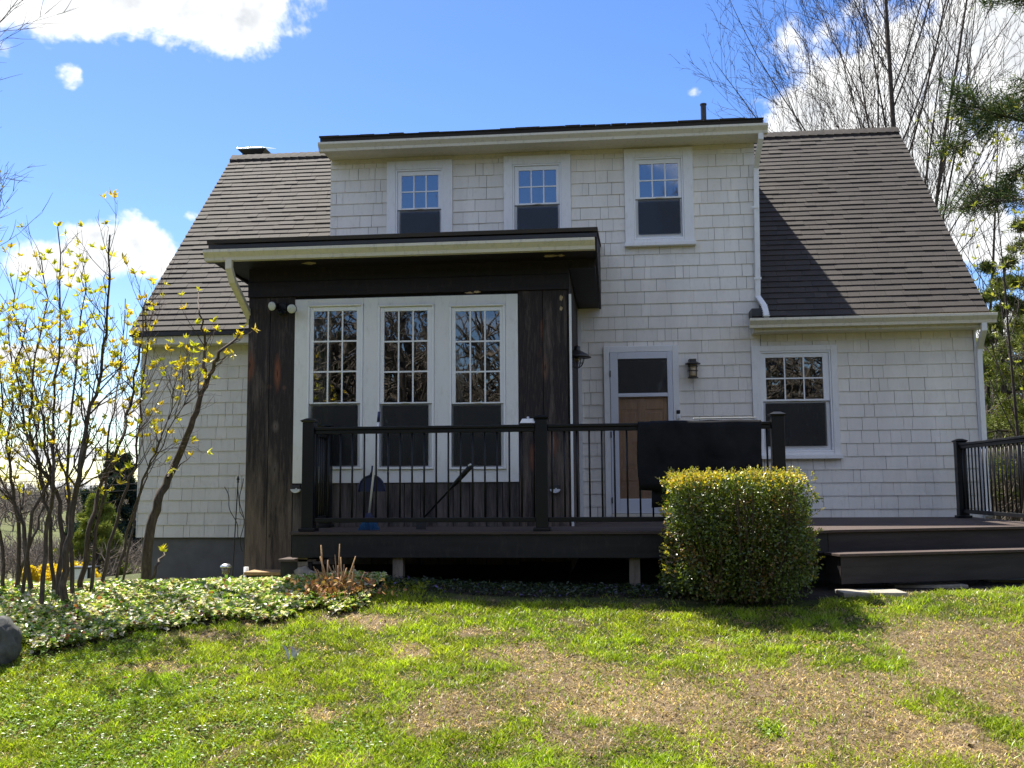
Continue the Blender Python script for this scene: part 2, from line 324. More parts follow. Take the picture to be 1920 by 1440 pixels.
def glass_mat(name, tint=(1,1,1), base=.10, bumpy=0, bscale=8, brough=.01, ior=1.6):
    m, nt, b = newmat(name); nt.nodes.remove(b); out = nt.nodes['Material Output']
    gl = nd(nt, 'ShaderNodeBsdfGlossy'); gl.inputs['Roughness'].default_value = brough
    tr = nd(nt, 'ShaderNodeBsdfTransparent'); tr.inputs[0].default_value = (*tint, 1)
    fr = nd(nt, 'ShaderNodeFresnel'); fr.inputs[0].default_value = ior
    ad = nd(nt, 'ShaderNodeMath', operation='ADD', use_clamp=True); nt.links.new(fr.outputs[0], ad.inputs[0]); ad.inputs[1].default_value = base
    mx = nd(nt, 'ShaderNodeMixShader'); nt.links.new(ad.outputs[0], mx.inputs[0]); nt.links.new(tr.outputs[0], mx.inputs[1]); nt.links.new(gl.outputs[0], mx.inputs[2])
    nt.links.new(mx.outputs[0], out.inputs[0])
    if bumpy:
        bp = nd(nt, 'ShaderNodeBump'); bp.inputs['Strength'].default_value = bumpy; bp.inputs['Distance'].default_value = .05
        nt.links.new(tnoise(nt, bscale, 3, .5, (1, 1, 1), 'World', dist=1.0), bp.inputs['Height'])
        for q in (gl, fr): nt.links.new(bp.outputs[0], q.inputs['Normal'])
    return m
M['glass'] = glass_mat('window_glass', (.85, .88, .88), .07, .05, .9)
def sheet_mat():
    m, nt, b = newmat('crinkled_sheet'); out = nt.nodes['Material Output']; b.inputs['Base Color'].default_value = (.8, .8, .78, 1); b.inputs['Roughness'].default_value = .35
    tr = nd(nt, 'ShaderNodeBsdfTransparent'); tl = nd(nt, 'ShaderNodeBsdfTranslucent'); tl.inputs[0].default_value = (.8, .8, .78, 1); m2 = nd(nt, 'ShaderNodeMixShader'); m2.inputs[0].default_value = .3; nt.links.new(b.outputs[0], m2.inputs[1]); nt.links.new(tl.outputs[0], m2.inputs[2])
    f = tnoise(nt, 5, 5, .6, (4.5, 1, .8), 'World', dist=1.6); mx = nd(nt, 'ShaderNodeMixShader'); nt.links.new(ramp(nt, f, [(.48, (.03,.03,.03)), (.58, (.16,.16,.16)), (.66, (.6,.6,.6))]), mx.inputs[0])  # white streaks stand in for reflections along the plastic's folds
    nt.links.new(tr.outputs[0], mx.inputs[1]); nt.links.new(m2.outputs[0], mx.inputs[2]); nt.links.new(mx.outputs[0], out.inputs[0]); return m
M['sheet'] = sheet_mat()
M['skyglass'] = glass_mat('coated_window_glass', (.7, .75, .8), .20, .05, .9)
M['film'] = glass_mat('wrinkled_plastic_film', (.98, .97, .95), .0, .6, 16, .15, 1.3)
M['lampglass'] = glass_mat('seeded_lamp_glass', (.9, .75, .5), .12, .4, 60, .1)
def screen_mat():
    m, nt, b = newmat('insect_screen'); out = nt.nodes['Material Output']; b.inputs['Base Color'].default_value = (.018, .020, .022, 1); b.inputs['Roughness'].default_value = .45
    tr = nd(nt, 'ShaderNodeBsdfTransparent'); mx = nd(nt, 'ShaderNodeMixShader'); mx.inputs[0].default_value = .5
    nt.links.new(tr.outputs[0], mx.inputs[1]); nt.links.new(b.outputs[0], mx.inputs[2]); nt.links.new(mx.outputs[0], out.inputs[0]); return m
M['screen'] = screen_mat()
def leaf_mat(name, rough=.45, trans=.35, spec=.5, col_attr=True, c=(.1,.2,.03)):
    m, nt, b = newmat(name); out = nt.nodes['Material Output']
    if col_attr:
        at = nd(nt, 'ShaderNodeAttribute', attribute_name='Col'); cc = at.outputs['Color']
    else:
        cc = nd(nt, 'ShaderNodeRGB').outputs[0]; cc.default_value = (*c, 1)
    nt.links.new(cc, b.inputs['Base Color']); b.inputs['Roughness'].default_value = rough; b.inputs['Specular IOR Level'].default_value = spec
    tl = nd(nt, 'ShaderNodeBsdfTranslucent'); k = mixc(nt, 1.0, cc, (1.25, 1.3, .7), 'MULTIPLY'); nt.links.new(k, tl.inputs[0])
    mx = nd(nt, 'ShaderNodeMixShader'); mx.inputs[0].default_value = trans
    nt.links.new(b.outputs[0], mx.inputs[1]); nt.links.new(tl.outputs[0], mx.inputs[2]); nt.links.new(mx.outputs[0], out.inputs[0]); return m
M['grass'] = leaf_mat('grass_blade', .38, .5, .5)
M['leaf'] = leaf_mat('leaf', .38, .35, .5)
M['ivyleaf'] = leaf_mat('glossy_leaf', .36, .36, .9)
M['needle'] = leaf_mat('needles', .6, .2, .3)
M['litter'] = leaf_mat('dead_leaf', .7, .15, .3)

# ------------------------------------------------------------------ terrain
def ss(a, b, x): t = np.clip((x-a)/(b-a), 0, 1); return t*t*(3-2*t)
def lin(a, b, x): return np.clip((x-a)/(b-a), 0, 1)
def gz(X, Y):
    X = np.asarray(X, float); Y = np.asarray(Y, float)
    z = -1.68 + .74*lin(5.2, 8.9, Y) - .02*ss(4, 6, Y)
    z = z + .10*np.exp(-((X+2.3)/1.0)**2-((Y-8.9)/.6)**2)
    z = z - .42*ss(-2.9, -4.0, X)*ss(9.0, 10.8, Y)
    left = ss(-6.0, -14.0, X - .0*Y)*ss(11, 26, Y); z = z - 1.75*left
    behind = ss(20, 40, Y)*(1-ss(-14, 10, X)); z = z - .4*behind
    z = z + 1.3*ss(42, 75, Y)*ss(0, -25, X) + 1.5*ss(70, 170, Y)*ss(20, -60, X)
    z = z + 2.6*ss(18, 60, Y)*ss(6, 22, X) + 9*ss(60, 200, Y)*ss(0, 60, X)
    z = z + .03*(vnoise(X, Y, .8, 3)-.5)*ss(3, 6, np.hypot(X, Y)) + .9*(vnoise(X, Y, .06, 3, 2)-.5)*ss(30, 60, np.hypot(X, Y))
    return z
def G(px, py):      # where the view ray through a photo pixel meets the lawn
    d = ray(px, py); t = np.arange(2.0, 22.0, .02)
    k = int(np.argmax(d[2]*t < gz(d[0]*t, d[1]*t)))
    return d*t[k]
PATCH_BARE = [(850,1340,140,40,1),(1100,1300,260,50,1),(1300,1335,260,45,1),(1520,1300,200,50,1),(1820,1210,170,45,1.1),(1860,1270,130,55,1),(1650,1380,260,45,.9),(1010,1240,130,22,.8),
   (760,1225,50,14,1),(715,1170,55,13,1),(650,1160,45,9,1),(500,1170,50,7,.9),(310,1250,95,9,1),(350,1195,70,7,.9),(485,1205,30,7,.8),(590,1335,36,8,.9),(920,1185,70,10,.8),(1150,1390,220,30,.9),(1420,1405,170,28,.8),
   (1340,1205,60,7,.6),(1060,1175,90,10,.5),(660,1420,50,9,.6),(480,1400,40,7,.5),(820,1160,50,8,.6)]
PATCH_GREEN = [(1290,1245,36,11,1.2),(1210,1232,44,18,1),(1620,1240,62,12,1),(1440,1370,40,8,1),(1230,1405,66,34,1.2),(1410,1160,170,20,.6),(1710,1320,32,11,.9),(1760,1345,32,8,.7),(1885,1370,34,22,1),(870,1390,90,16,1),(1060,1200,50,8,.9),(1130,1275,20,5,.7),(850,1215,25,6,.8)]
def mkp(L):
    o = []
    for cx, cy, rx, ry, s in L:
        c = G(cx, cy); a = G(cx, cy-ry); b_ = G(cx, min(cy+ry, 1500)); o.append((c[0], c[1], rx*c[1]/FPX, max(.11, (a[1]-b_[1])/2*1.15), s))
    return o
PB, PG = mkp(PATCH_BARE), mkp(PATCH_GREEN)
def lush(X, Y):
    b = np.zeros_like(X); g = np.zeros_like(X)
    wx = X + .25*(vnoise(X, Y, 2.5, 3, 5)-.5); wy = Y + .25*(vnoise(X, Y, 2.5, 3, 6)-.5)
    for cx, cy, rx, ry, s in PB: b = np.maximum(b, s*np.clip(1.45-np.sqrt(((wx-cx)/rx)**2+((wy-cy)/ry)**2), 0, 1))
    for cx, cy, rx, ry, s in PG: g = np.maximum(g, s*np.clip(1.4-np.sqrt(((wx-cx)/rx)**2+((wy-cy)/ry)**2), 0, 1))
    n = vnoise(X, Y, 3.5, 5, 9)
    d = 1.12 - 1.3*b + .95*g + (n-.5)*1.6 - .35*ss(-.5, 3, X)*ss(8.2, 7.2, Y)
    return np.clip(d, 0, 1)
def in_ivy(X, Y):
    """ground-cover bed: left front, narrowing to the stems by the deck corner"""
    edge = 7.5 + .80*ss(-4.6, -2.2, X) + .30*ss(-2.6, -1.6, X) + .35*(vnoise(X, Y, 3.5, 4, 43)-.5)*2 + .12*(vnoise(X, Y, 2.2, 3, 3)-.5)*2
    right = -2.15 + .2*(vnoise(X, Y, 3, 2, 4)-.5)
    return (Y > edge) & (X < right) & (Y < 10.0) & (X > -8.5)

def terrain():
    def axis(lo, hi, step, far_lo, far_hi):
        a = list(np.arange(lo, hi, step)); s = step; x = lo
        while x > far_lo: s = min(s*1.22, 14); x -= s; a.insert(0, x)
        s = step; x = a[-1]
        while x < far_hi: s = min(s*1.22, 14); x += s; a.append(x)
        return np.array(a)
    xs = axis(-7, 6, .05, -420, 420); ys = axis(4.6, 11.5, .05, -160, 520)
    X, Y = np.meshgrid(xs, ys); Z = gz(X, Y)
    V = np.stack([X, Y, Z], -1).reshape(-1, 3); nx = len(xs); ny = len(ys)
    i = np.arange(ny-1)[:, None]*nx+np.arange(nx-1)[None]; F = np.stack([i, i+1, i+nx+1, i+nx], -1).reshape(-1, 4)
    L = lush(V[:, 0], V[:, 1]); far = ss(12, 30, np.abs(V[:, 1])+np.abs(V[:, 0])*.5)
    iv = in_ivy(V[:, 0], V[:, 1])
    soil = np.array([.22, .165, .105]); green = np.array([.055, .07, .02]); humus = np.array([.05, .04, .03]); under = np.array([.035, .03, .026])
    wood = np.array([.13, .105, .075]); meadow = np.array([.10, .13, .04])
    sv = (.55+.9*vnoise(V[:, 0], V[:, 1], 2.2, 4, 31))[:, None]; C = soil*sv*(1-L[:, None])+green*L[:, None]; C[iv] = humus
    u = (V[:, 1] > 8.75) & (V[:, 1] < 13.2) & (V[:, 0] > -1.9) & (V[:, 0] < 1.9); C[u] = under  # ground below and just before the deck coloured near black
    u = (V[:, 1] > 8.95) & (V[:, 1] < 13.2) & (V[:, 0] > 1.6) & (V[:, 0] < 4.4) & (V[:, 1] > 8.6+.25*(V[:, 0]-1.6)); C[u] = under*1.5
    wd = vnoise(V[:, 0], V[:, 1], .12, 3, 8)[:, None]; C = C*(1-far[:, None]) + (wood*(1-wd)+meadow*wd)*far[:, None]
    m, nt, b = newmat('lawn_ground')
    at = nd(nt, 'ShaderNodeAttribute', attribute_name='Col').outputs['Color']
    n1 = tnoise(nt, 28, 6, .75, (1,1,1), 'World'); n2 = tnoise(nt, 110, 3, .7, (1,1,1), 'World')
    c = mixc(nt, 1.0, at, ramp(nt, n1, [(.3, (.55, .52, .5)), (.5, (1, 1, 1)), (.7, (1.5, 1.5, 1.45))]), 'MULTIPLY'); c = mixc(nt, 1.0, c, ramp(nt, n2, [(.35, (.6, .6, .6)), (.65, (1.3, 1.3, 1.3))]), 'MULTIPLY')
    nt.links.new(c, b.inputs['Base Color']); b.inputs['Roughness'].default_value = .95; b.inputs['Specular IOR Level'].default_value = .15
    bump(nt, b, n1, 1.0, .03)
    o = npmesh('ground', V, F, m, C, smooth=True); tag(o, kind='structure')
terrain()

# road left behind the shrubs
def road():
    V = []; F = []
    pts = [(-60, 24.5), (-40, 25.5), (-25, 27), (-15, 28.5), (-5, 31), (8, 35)]
    n = 40; q = []
    for i in range(n+1):
        t = i/n*(len(pts)-1); k = min(int(t), len(pts)-2); f = t-k; q.append((pts[k][0]*(1-f)+pts[k+1][0]*f, pts[k][1]*(1-f)+pts[k+1][1]*f))
    for x, y in q:
        for w in (-2.6, -1.3, 0, 1.3, 2.6): V.append((x-.1*w, y+w, float(gz(x, y+w))+.05))
    V = np.array(V); i = np.arange(n)[:, None]*5+np.arange(4)[None]; F = np.stack([i, i+1, i+6, i+5], -1).reshape(-1, 4)
    tag(npmesh('road', V, F, M['asphalt'], smooth=True), kind='structure')
road()

# ------------------------------------------------------------------ HOUSE
DY = 13.0                                    # front wall plane
WX0, WX1 = -6.50, 4.56; DX0, DX1 = -3.86, 1.905
DECKZ = -0.43; EAVE = 2.03; DTOP = 4.66; RX0, RX1 = -6.56, 4.66
RA = math.radians(46.4); CA, SA = math.cos(RA), math.sin(RA)
EY, EZ = 12.68, 2.13                         # eave edge of main roof (top surface)
RIDGE_Y = EY + (5.75-EZ)*CA/SA; RIDGE_Z = 5.75; BACK_Y = 2*RIDGE_Y-EY
house = thing('cape_house', (-1, 16, -1), 'white shingled cape house with long front dormer and dark pitched roof', 'house')

unit = MB().hexa([(0,-1,0),(1,-1,0),(1,0,0),(0,0,0),(0,-.2,1),(1,-.2,1),(1,0,1),(0,0,1)])
def unit_mesh(name, mat):
    me = bpy.data.meshes.new(name); me.from_pydata(unit.v, [], unit.f); me.materials.append(mat); return me
me_wall = unit_mesh('wall_shingle', M['shingle'])
def rect_px(x0, x1, y0, y1, Y):
    xm, ym = (x0+x1)/2, (y0+y1)/2
    return (AX(x0, ym, Y), AX(x1, ym, Y), AZ(xm, y1, Y), AZ(xm, y0, Y))

# openings in the front wall: casing outer rectangle, frame, glasses (photo pixels -> metres on the wall plane)
YW = DY-.02
win_specs = []
def spec(casing, frame, g_up, g_lo, cols, rows, name, label, sill=True): win_specs.append(dict(c=casing, f=frame, u=g_up, l=g_lo, cols=cols, rows=rows, name=name, label=label, sill=sill))
spec(rect_px(1171,1300,279,455,YW), rect_px(1188,1281.5,295.5,449,YW), rect_px(1199,1271,307,369,YW), rect_px(1197.5,1275,375.6,438,YW), 3, 2, 'window', None)
wc = win_specs[0]
def shifted(sp, dx, dz):
    g = lambda r: (r[0]+dx, r[1]+dx, r[2]+dz, r[3]+dz); return dict(sp, c=g(sp['c']), f=g(sp['f']), u=g(sp['u']), l=g(sp['l']))
f2 = rect_px(962,1052,308,440,YW); win_specs.append(shifted(wc, (f2[0]+f2[1])/2-(wc['f'][0]+wc['f'][1])/2, f2[3]-wc['f'][3]))
f1 = rect_px(742,831,318,440,YW); win_specs.append(shifted(wc, (f1[0]+f1[1])/2-(wc['f'][0]+wc['f'][1])/2, f1[3]-wc['f'][3]))
spec(rect_px(1411,1572,648,853,YW), rect_px(1427,1560,658,847.6,YW), rect_px(1436,1543,670,748.5,YW), rect_px(1437,1549,756,836,YW), 3, 2, 'window', 'window hung with crinkled clear plastic behind its upper panes')
door_c = rect_px(1133.7,1275,649,952,YW); door_f = rect_px(1145,1263.5,660,951,YW)
holes = [s['f'] for s in win_specs] + [(door_f[0], door_f[1], DECKZ-.01, door_f[3])]
cas = [(s['c'][0], s['c'][1], s['c'][2]-.05, s['c'][3]) for s in win_specs] + [(door_c[0], door_c[1], DECKZ-.1, door_c[3])]

def wall_cells(mb, X0, X1, Z0, Z1, y0, y1, hs):
    xs = sorted(set([X0, X1]+[h[i] for h in hs for i in (0,1) if X0 < h[i] < X1])); zs = sorted(set([Z0, Z1]+[h[i] for h in hs for i in (2,3) if Z0 < h[i] < Z1]))
    for a, b_ in zip(xs, xs[1:]):
        run = None
        for c, d in zip(zs, zs[1:]):
            xm, zm = (a+b_)/2, (c+d)/2; hole = any(h[0] < xm < h[1] and h[2] < zm < h[3] for h in hs)
            if hole:
                if run: mb.box(a, b_, y0, y1, *run); run = None
            else: run = (run[0], d) if run else (c, d)
        if run: mb.box(a, b_, y0, y1, *run)
wb = MB()
wall_cells(wb, DX0+.01, DX1-.01, -.67, DTOP, DY, DY+.12, holes)
wall_cells(wb, WX0, DX0+.01, -.67, EAVE+.3, DY, DY+.12, [])
wall_cells(wb, DX1-.01, WX1, -.55, EAVE+.3, DY, DY+.12, holes)
wall = wb.build('wall', M['backing'], house)
gb = MB()
for x0, x1 in ((WX0+.005, WX0+.12), (WX1-.12, WX1-.005)):
    gb.prism([(DY+.12, -.67), (BACK_Y-.35, -.67), (BACK_Y-.35, EAVE), (RIDGE_Y, RIDGE_Z-.12), (DY+.12, EAVE+.25)], 'x', x0, x1)
gb.box(WX0+.13, WX1-.13, BACK_Y-.45, BACK_Y-.35, -.67, EAVE)
gb.build('gable_wall', M['shingle'], house)
MB().box(WX0+.125, WX1-.125, DY+2.6, DY+2.7, -.67, 3.0).box(DX0+.1, DX1-.1, DY+1.9, DY+2.0, 3.0, 4.9).box(WX0+.125, WX1-.125, DY+.125, DY+2.59, 2.25, 2.35).box(WX0+.125, WX1-.125, DY+.125, DY+2.59, -.66, -.56).build('interior_shade_partition', M['interior_shade'], house)  # added behind the windows, coloured dark so the rooms look unlit
MB().box(WX0+.05, WX1-.02, DY+.03, BACK_Y-.4, -2.6, -.672).build('foundation', M['foundation'], house)
MB().prism([(DY-.0, EAVE+.3), (DY, DTOP), (DY+2.75, DTOP+.42), (DY+.35, EAVE+.6)], 'x', DX0, DX0+.1).prism([(DY, EAVE+.3), (DY, DTOP), (DY+2.75, DTOP+.42), (DY+.35, EAVE+.6)], 'x', DX1-.1, DX1).build('dormer_cheek', M['shingle'], house)

# --- wall shingles laid in courses
ROW = .1665
shingles = []
def course_fill(X0, X1, Zb, Zt, rects, seed):
    rnd = random.Random(seed); nrow = int((Zt-Zb)/ROW+.999)
    for r in range(nrow):
        z0 = Zb+r*ROW; z1 = min(z0+ROW+.002, Zt)
        if z1-z0 < .02: continue
        cuts = sorted(set([X0, X1]+[q[i] for q in rects for i in (0,1) if X0 < q[i] < X1])); segs = []
        for a, b_ in zip(cuts, cuts[1:]):
            xm = (a+b_)/2; lo, hi = z0, z1
            for q in rects:
                if q[0] < xm < q[1] and q[2] < hi and q[3] > lo:
                    if q[2] <= lo+.003 and q[3] >= hi-.003: lo = hi; break
                    if q[3] < hi-.003 and q[2] <= lo: lo = q[3]
                    elif q[2] > lo: hi = min(hi, q[2])
                    else: lo = hi
            if hi-lo > .025:
                if segs and abs(segs[-1][1]-a) < 1e-6 and abs(segs[-1][2]-lo) < 1e-6 and abs(segs[-1][3]-hi) < 1e-6: segs[-1][1] = b_
                else: segs.append([a, b_, lo, hi])
        wide = rnd.random() < .12
        for a, b_, lo, hi in segs:
            x = a
            while x < b_-.004:
                w = rnd.choice([.08,.10,.12,.14,.16,.18,.20,.23,.26,.30])*(1.0+.1*rnd.random())*(1.5 if wide else 1)
                if b_-x-w < .06: w = b_-x
                shingles.append((x+.0015, w-rnd.choice((.0025, .0035, .006)), lo-.002*rnd.random(), hi, rnd.uniform(.013, .018))); x += w
rectsW = cas
course_fill(DX0, DX1, DECKZ-.02, DTOP, rectsW, 1)
course_fill(WX0-.01, DX0-.0, -.67, EAVE+.02, [], 2)
course_fill(DX1+.006, WX1, DECKZ-.06, EAVE+.04, rectsW, 3)
def vis(s):   # hidden by the porch?
    xm = s[0]+s[1]/2; zm = (s[2]+s[3])/2
    return not (-4.9 < xm < -.75 and zm < 2.2) and not (-4.9 < xm < -.75 and 1.9 < zm < 3.0)
sh_vis = [s for s in shingles if vis(s)]
sh_vis.sort(key=lambda s: -(s[1]*(s[3]-s[2])*(1+.05*s[0])))
def wall_part(s):
    x, w, z0, z1, t = s
    Mx = Matrix.Translation((x, DY, z0)) @ Matrix.Diagonal((w, t, z1-z0, 1)); return inst('wall_shingle', me_wall, wall, Mx)
for s in sh_vis[:300]: wall_part(s)
rest = MB()
for x, w, z0, z1, t in sh_vis[300:]:
    rest.hexa([(x+q[0]*w, DY+q[1]*t, z0+q[2]*(z1-z0)) for q in unit.v])
tag(rest.build('wall_shingles', M['shingle'], wall), kind='stuff')

# --- main roof
rb = MB()
def slab(mb, X0, X1, y0, z0, y1, z1, th):
    d = Vector((0, y1-y0, z1-z0)).normalized(); n = Vector((0, -d.z, d.y)) if d.y > 0 else Vector((0, d.z, -d.y))
    p = [(X0,y0,z0),(X1,y0,z0),(X1,y1,z1),(X0,y1,z1)]; q = [(a, b_-n.y*th, c-n.z*th) for a, b_, c in p]
    mb.hexa(q+p)
T = .022
ydm = EY+(5.05-EZ)*CA/SA
slab(rb, RX0, DX0-.02, EY+T*SA, EZ-T*CA, RIDGE_Y, RIDGE_Z-T/CA, .10)
slab(rb, DX1+.02, RX1, EY+T*SA, EZ-T*CA, RIDGE_Y, RIDGE_Z-T/CA, .10)
slab(rb, DX0-.02, DX1+.02, EY+(5.0-EZ)*CA/SA, 5.0-T/CA, RIDGE_Y, RIDGE_Z-T/CA, .10)
slab(rb, RX0, RX1, BACK_Y, EZ-T*CA, RIDGE_Y+.001, RIDGE_Z-T/CA, .10)
rb.box(1.765, DX1+.02, EY+T*SA+.004, DY+.05, EZ-.10, EZ+.10)
roof = rb.build('roof', M['dark_metal'], house)
me_roof = unit_mesh('roof_shingle', M['roof'])
SL = (RIDGE_Z-EZ)/SA; RR = .127
rs = []
rnd = random.Random(5)
for r in range(int(SL/RR)+1):
    s0 = r*RR; s1 = min(s0+RR+.008, SL)
    for X0, X1 in ((RX0, DX0-.004), (DX1+.004, RX1)):
        if r == 0 and X0 > 0: X0 = 1.765
        x = X0
        while x < X1-.004:
            w = rnd.choice([.15,.20,.25,.30,.31,.33])*(1+.1*rnd.random())
            if x == X0: w *= rnd.uniform(.4, 1)
            if X1-x-w < .06: w = X1-x
            rs.append((x+.0015, w-.003, s0-rnd.uniform(0, .006), s1, rnd.choice([.015,.016,.017,.018,.021]))); x += w
rs_near = sorted(rs, key=lambda q: -(q[1]*(1-.055*q[2])))
RM = Matrix(((1,0,0,0),(0,0,0,0),(0,0,0,0),(0,0,0,1)))
def roofM(x, w, s0, s1, t):
    # local: X along eave, Y -> outward normal*(-1), Z up-slope
    base = Vector((x, EY+T*SA+s0*CA, EZ-T*CA+s0*SA)); nrm = Vector((0, -SA, CA)); up = Vector((0, CA, SA))
    return Matrix(((w, 0, 0, base.x), (0, -nrm.y*t, up.y*(s1-s0), base.y), (0, -nrm.z*t, up.z*(s1-s0), base.z), (0, 0, 0, 1)))
for q in rs_near[:300]: inst('roof_shingle', me_roof, roof, roofM(*q))
rest = MB()
for q in rs_near[300:]:
    Mx = roofM(*q); rest.hexa([tuple(Mx @ Vector(v)) for v in unit.v])
tag(rest.build('roof_shingles', M['roof'], roof), kind='stuff')
# ridge caps
capm = MB(); a_ = .15
capm.hexa([(0,-a_*CA,-a_*SA-.004),(1,-a_*CA,-a_*SA-.004),(1,0,-.004),(0,0,-.004),(0,-a_*CA-.012,-a_*SA+.014),(1,-a_*CA-.004,-a_*SA+.006),(1,0,.012),(0,0,.022)])
capm.hexa([(0,0,-.004),(1,0,-.004),(1,a_*CA,-a_*SA-.004),(0,a_*CA,-a_*SA-.004),(0,0,.022),(1,0,.012),(1,a_*CA+.004,-a_*SA+.006),(0,a_*CA+.012,-a_*SA+.014)])
me_cap = bpy.data.meshes.new('ridge_cap'); me_cap.from_pydata(capm.v, [], capm.f); me_cap.materials.append(M['roof'])
for X0, X1 in ((RX0, DX0+.25), (DX1-.3, RX1)):
    x = X0
    while x < X1-.02:
        w = min(.135, X1-x); inst('ridge_cap', me_cap, roof, Matrix.Translation((x, RIDGE_Y, RIDGE_Z)) @ Matrix.Diagonal((w+.01, 1, 1, 1))); x += .135
# eave strip and fascia boards
MB().box(RX0, -3.9, EY+.012, EY+.045, EZ-.075, EZ-.022).build('drip_edge', M['dark_metal'], house)
MB().box(RX0+.03, -3.9, EY+.047, DY-.02, EZ-.19, EZ-.08).build('eave_board', M['cream'], house)
MB().box(1.79, RX1-.02, EY+.03, DY-.02, EZ-.20, EZ-.07).build('eave_board', M['cream'], house)

# --- dormer roof, fascia, gutters
gutter_prof = [(0, 0), (-.075, 0), (-.082, .035), (-.105, .062), (-.125, .085), (-.125, .115), (-.112, .118), (-.108, .105), (-.07, .04), (-.01, .012), (-.01, .115), (0, .115)]
def gutter(parent, x0, x1, yback, z0, mat, sc=1.0, name='gutter'):
    pr = [(yback+a*sc, z0+b_*sc) for a, b_ in gutter_prof]
    mb = MB().prism(pr, 'x', x0, x1)
    for x in (x0, x1-.006): mb.prism([(yback+a*sc*.98-.001, z0+b_*sc*.98+.001) for a, b_ in gutter_prof[:6]]+[(yback-.012, z0+.112*sc)], 'x', x+.001, x+.005)
    return mb.build(name, mat, parent)
GY = 12.66
gx0, gx1 = AX(596.6, 278, GY-.1), AX(1439.8, 235, GY-.1)
gz0 = .5*(AZ(596.6, 286.9, GY-.1)+AZ(1439.8, 243.6, GY-.1))
gutter(house, gx0, gx1, GY, gz0, M['cream'])
zr = gz0+.135
dr = MB(); slab(dr, gx0+.03, gx1-.06, GY-.12, zr+.035, EY+(5.30-EZ)*CA/SA, 5.30, .05); droof = dr.build('dormer_roof', M['roof'], house)
# ragged butt ends of the dormer's lowest shingle course
me_dr = unit_mesh('dormer_shingle', M['roof']); x = gx0+.02
dsl = math.atan2(5.30-(zr+.035), (EY+(5.30-EZ)*CA/SA)-(GY-.12))
while x < gx1-.06:
    w = min(random.choice([.2,.28,.33]), gx1-.05-x); t = random.uniform(.012, .026)
    inst('roof_shingle', me_dr, droof, Matrix.Translation((x, GY-.135, zr+.035)) @ Matrix.Rotation(dsl-math.pi/2, 4, 'X') @ Matrix.Diagonal((w-.004, t, .3, 1))); x += w
MB().box(gx0+.05, gx1-.05, GY+.002, DY-.022, gz0+.005, zr-.012).build('soffit_board', M['cream'], house)
MB().box(DX0+.02, DX1-.005, DY-.024, DY-.002, gz0-.055, gz0+.004).build('frieze_board', M['cream'], house)
# right eave gutter
rgz = .5*(AZ(1405.8, 616.4, EY-.06)+AZ(1869, 602.1, EY-.06))
rg0, rg1 = AX(1405.8, 610, EY-.06), AX(1869, 597, EY-.06)
gutter(house, rg0, rg1, EY+.02, rgz, M['cream'])
def spout(parent, pts, mat=M['trim'], w=.033, d=.026, name='downspout'):
    return MB().tube(pts, 1, 4, True, (d, w)).build(name, mat, parent, bevel=.004)
xs_ = AX(1417, 300, DY-.1); xs2 = AX(1421, 560, DY-.07)
dsp = spout(house, [(xs_+.03, GY-.05, gz0+.01), (xs_+.03, GY-.05, gz0-.06), (xs_+.005, DY-.07, gz0-.34), (xs_+.005, DY-.055, gz0-.42), (xs2+.005, DY-.055, 2.5), (xs2+.005, DY-.055, 2.42), (xs2+.05, DY-.22, 2.28), (xs2+.055, DY-.34, 2.17), (xs2+.055, DY-.37, 2.10)])
cm = MB()
for k in range(6):
    p = Vector((xs2+.05, DY-.22, 2.28)).lerp(Vector((xs2+.055, DY-.365, 2.12)), k/5); cm.box(p.x-.041, p.x+.041, p.y-.034, p.y+.034, p.z-.006, p.z+.006)
cm.build('elbow_rib', M['trim'], dsp)
for z in (3.6, 2.65): MB().box(xs2-.045, xs2+.052, DY-.09, DY-.088+.004, z, z+.03).build('strap', M['trim'], dsp)
xr = AX(1836, 700, DY-.02)
xg = AX(1843, 615, EY-.05)
spout(house, [(xg+.02, EY-.03, rgz+.02), (xg+.02, EY-.03, rgz-.08), (xr+.01, DY-.05, rgz-.27), (xr, DY-.045, rgz-.36), (xr, DY-.045, -.35), (xr+.0, DY-.12, -.42)])
MB().box(WX1+.001, WX1+.03, DY-.03, DY+.1, DECKZ-.05, EAVE).build('corner_board', M['trim'], house)
MB().box(WX0-.02, WX0-.001-.009, DY-.02, DY+.1, -.67, EAVE).build('corner_board', M['trim'], house)

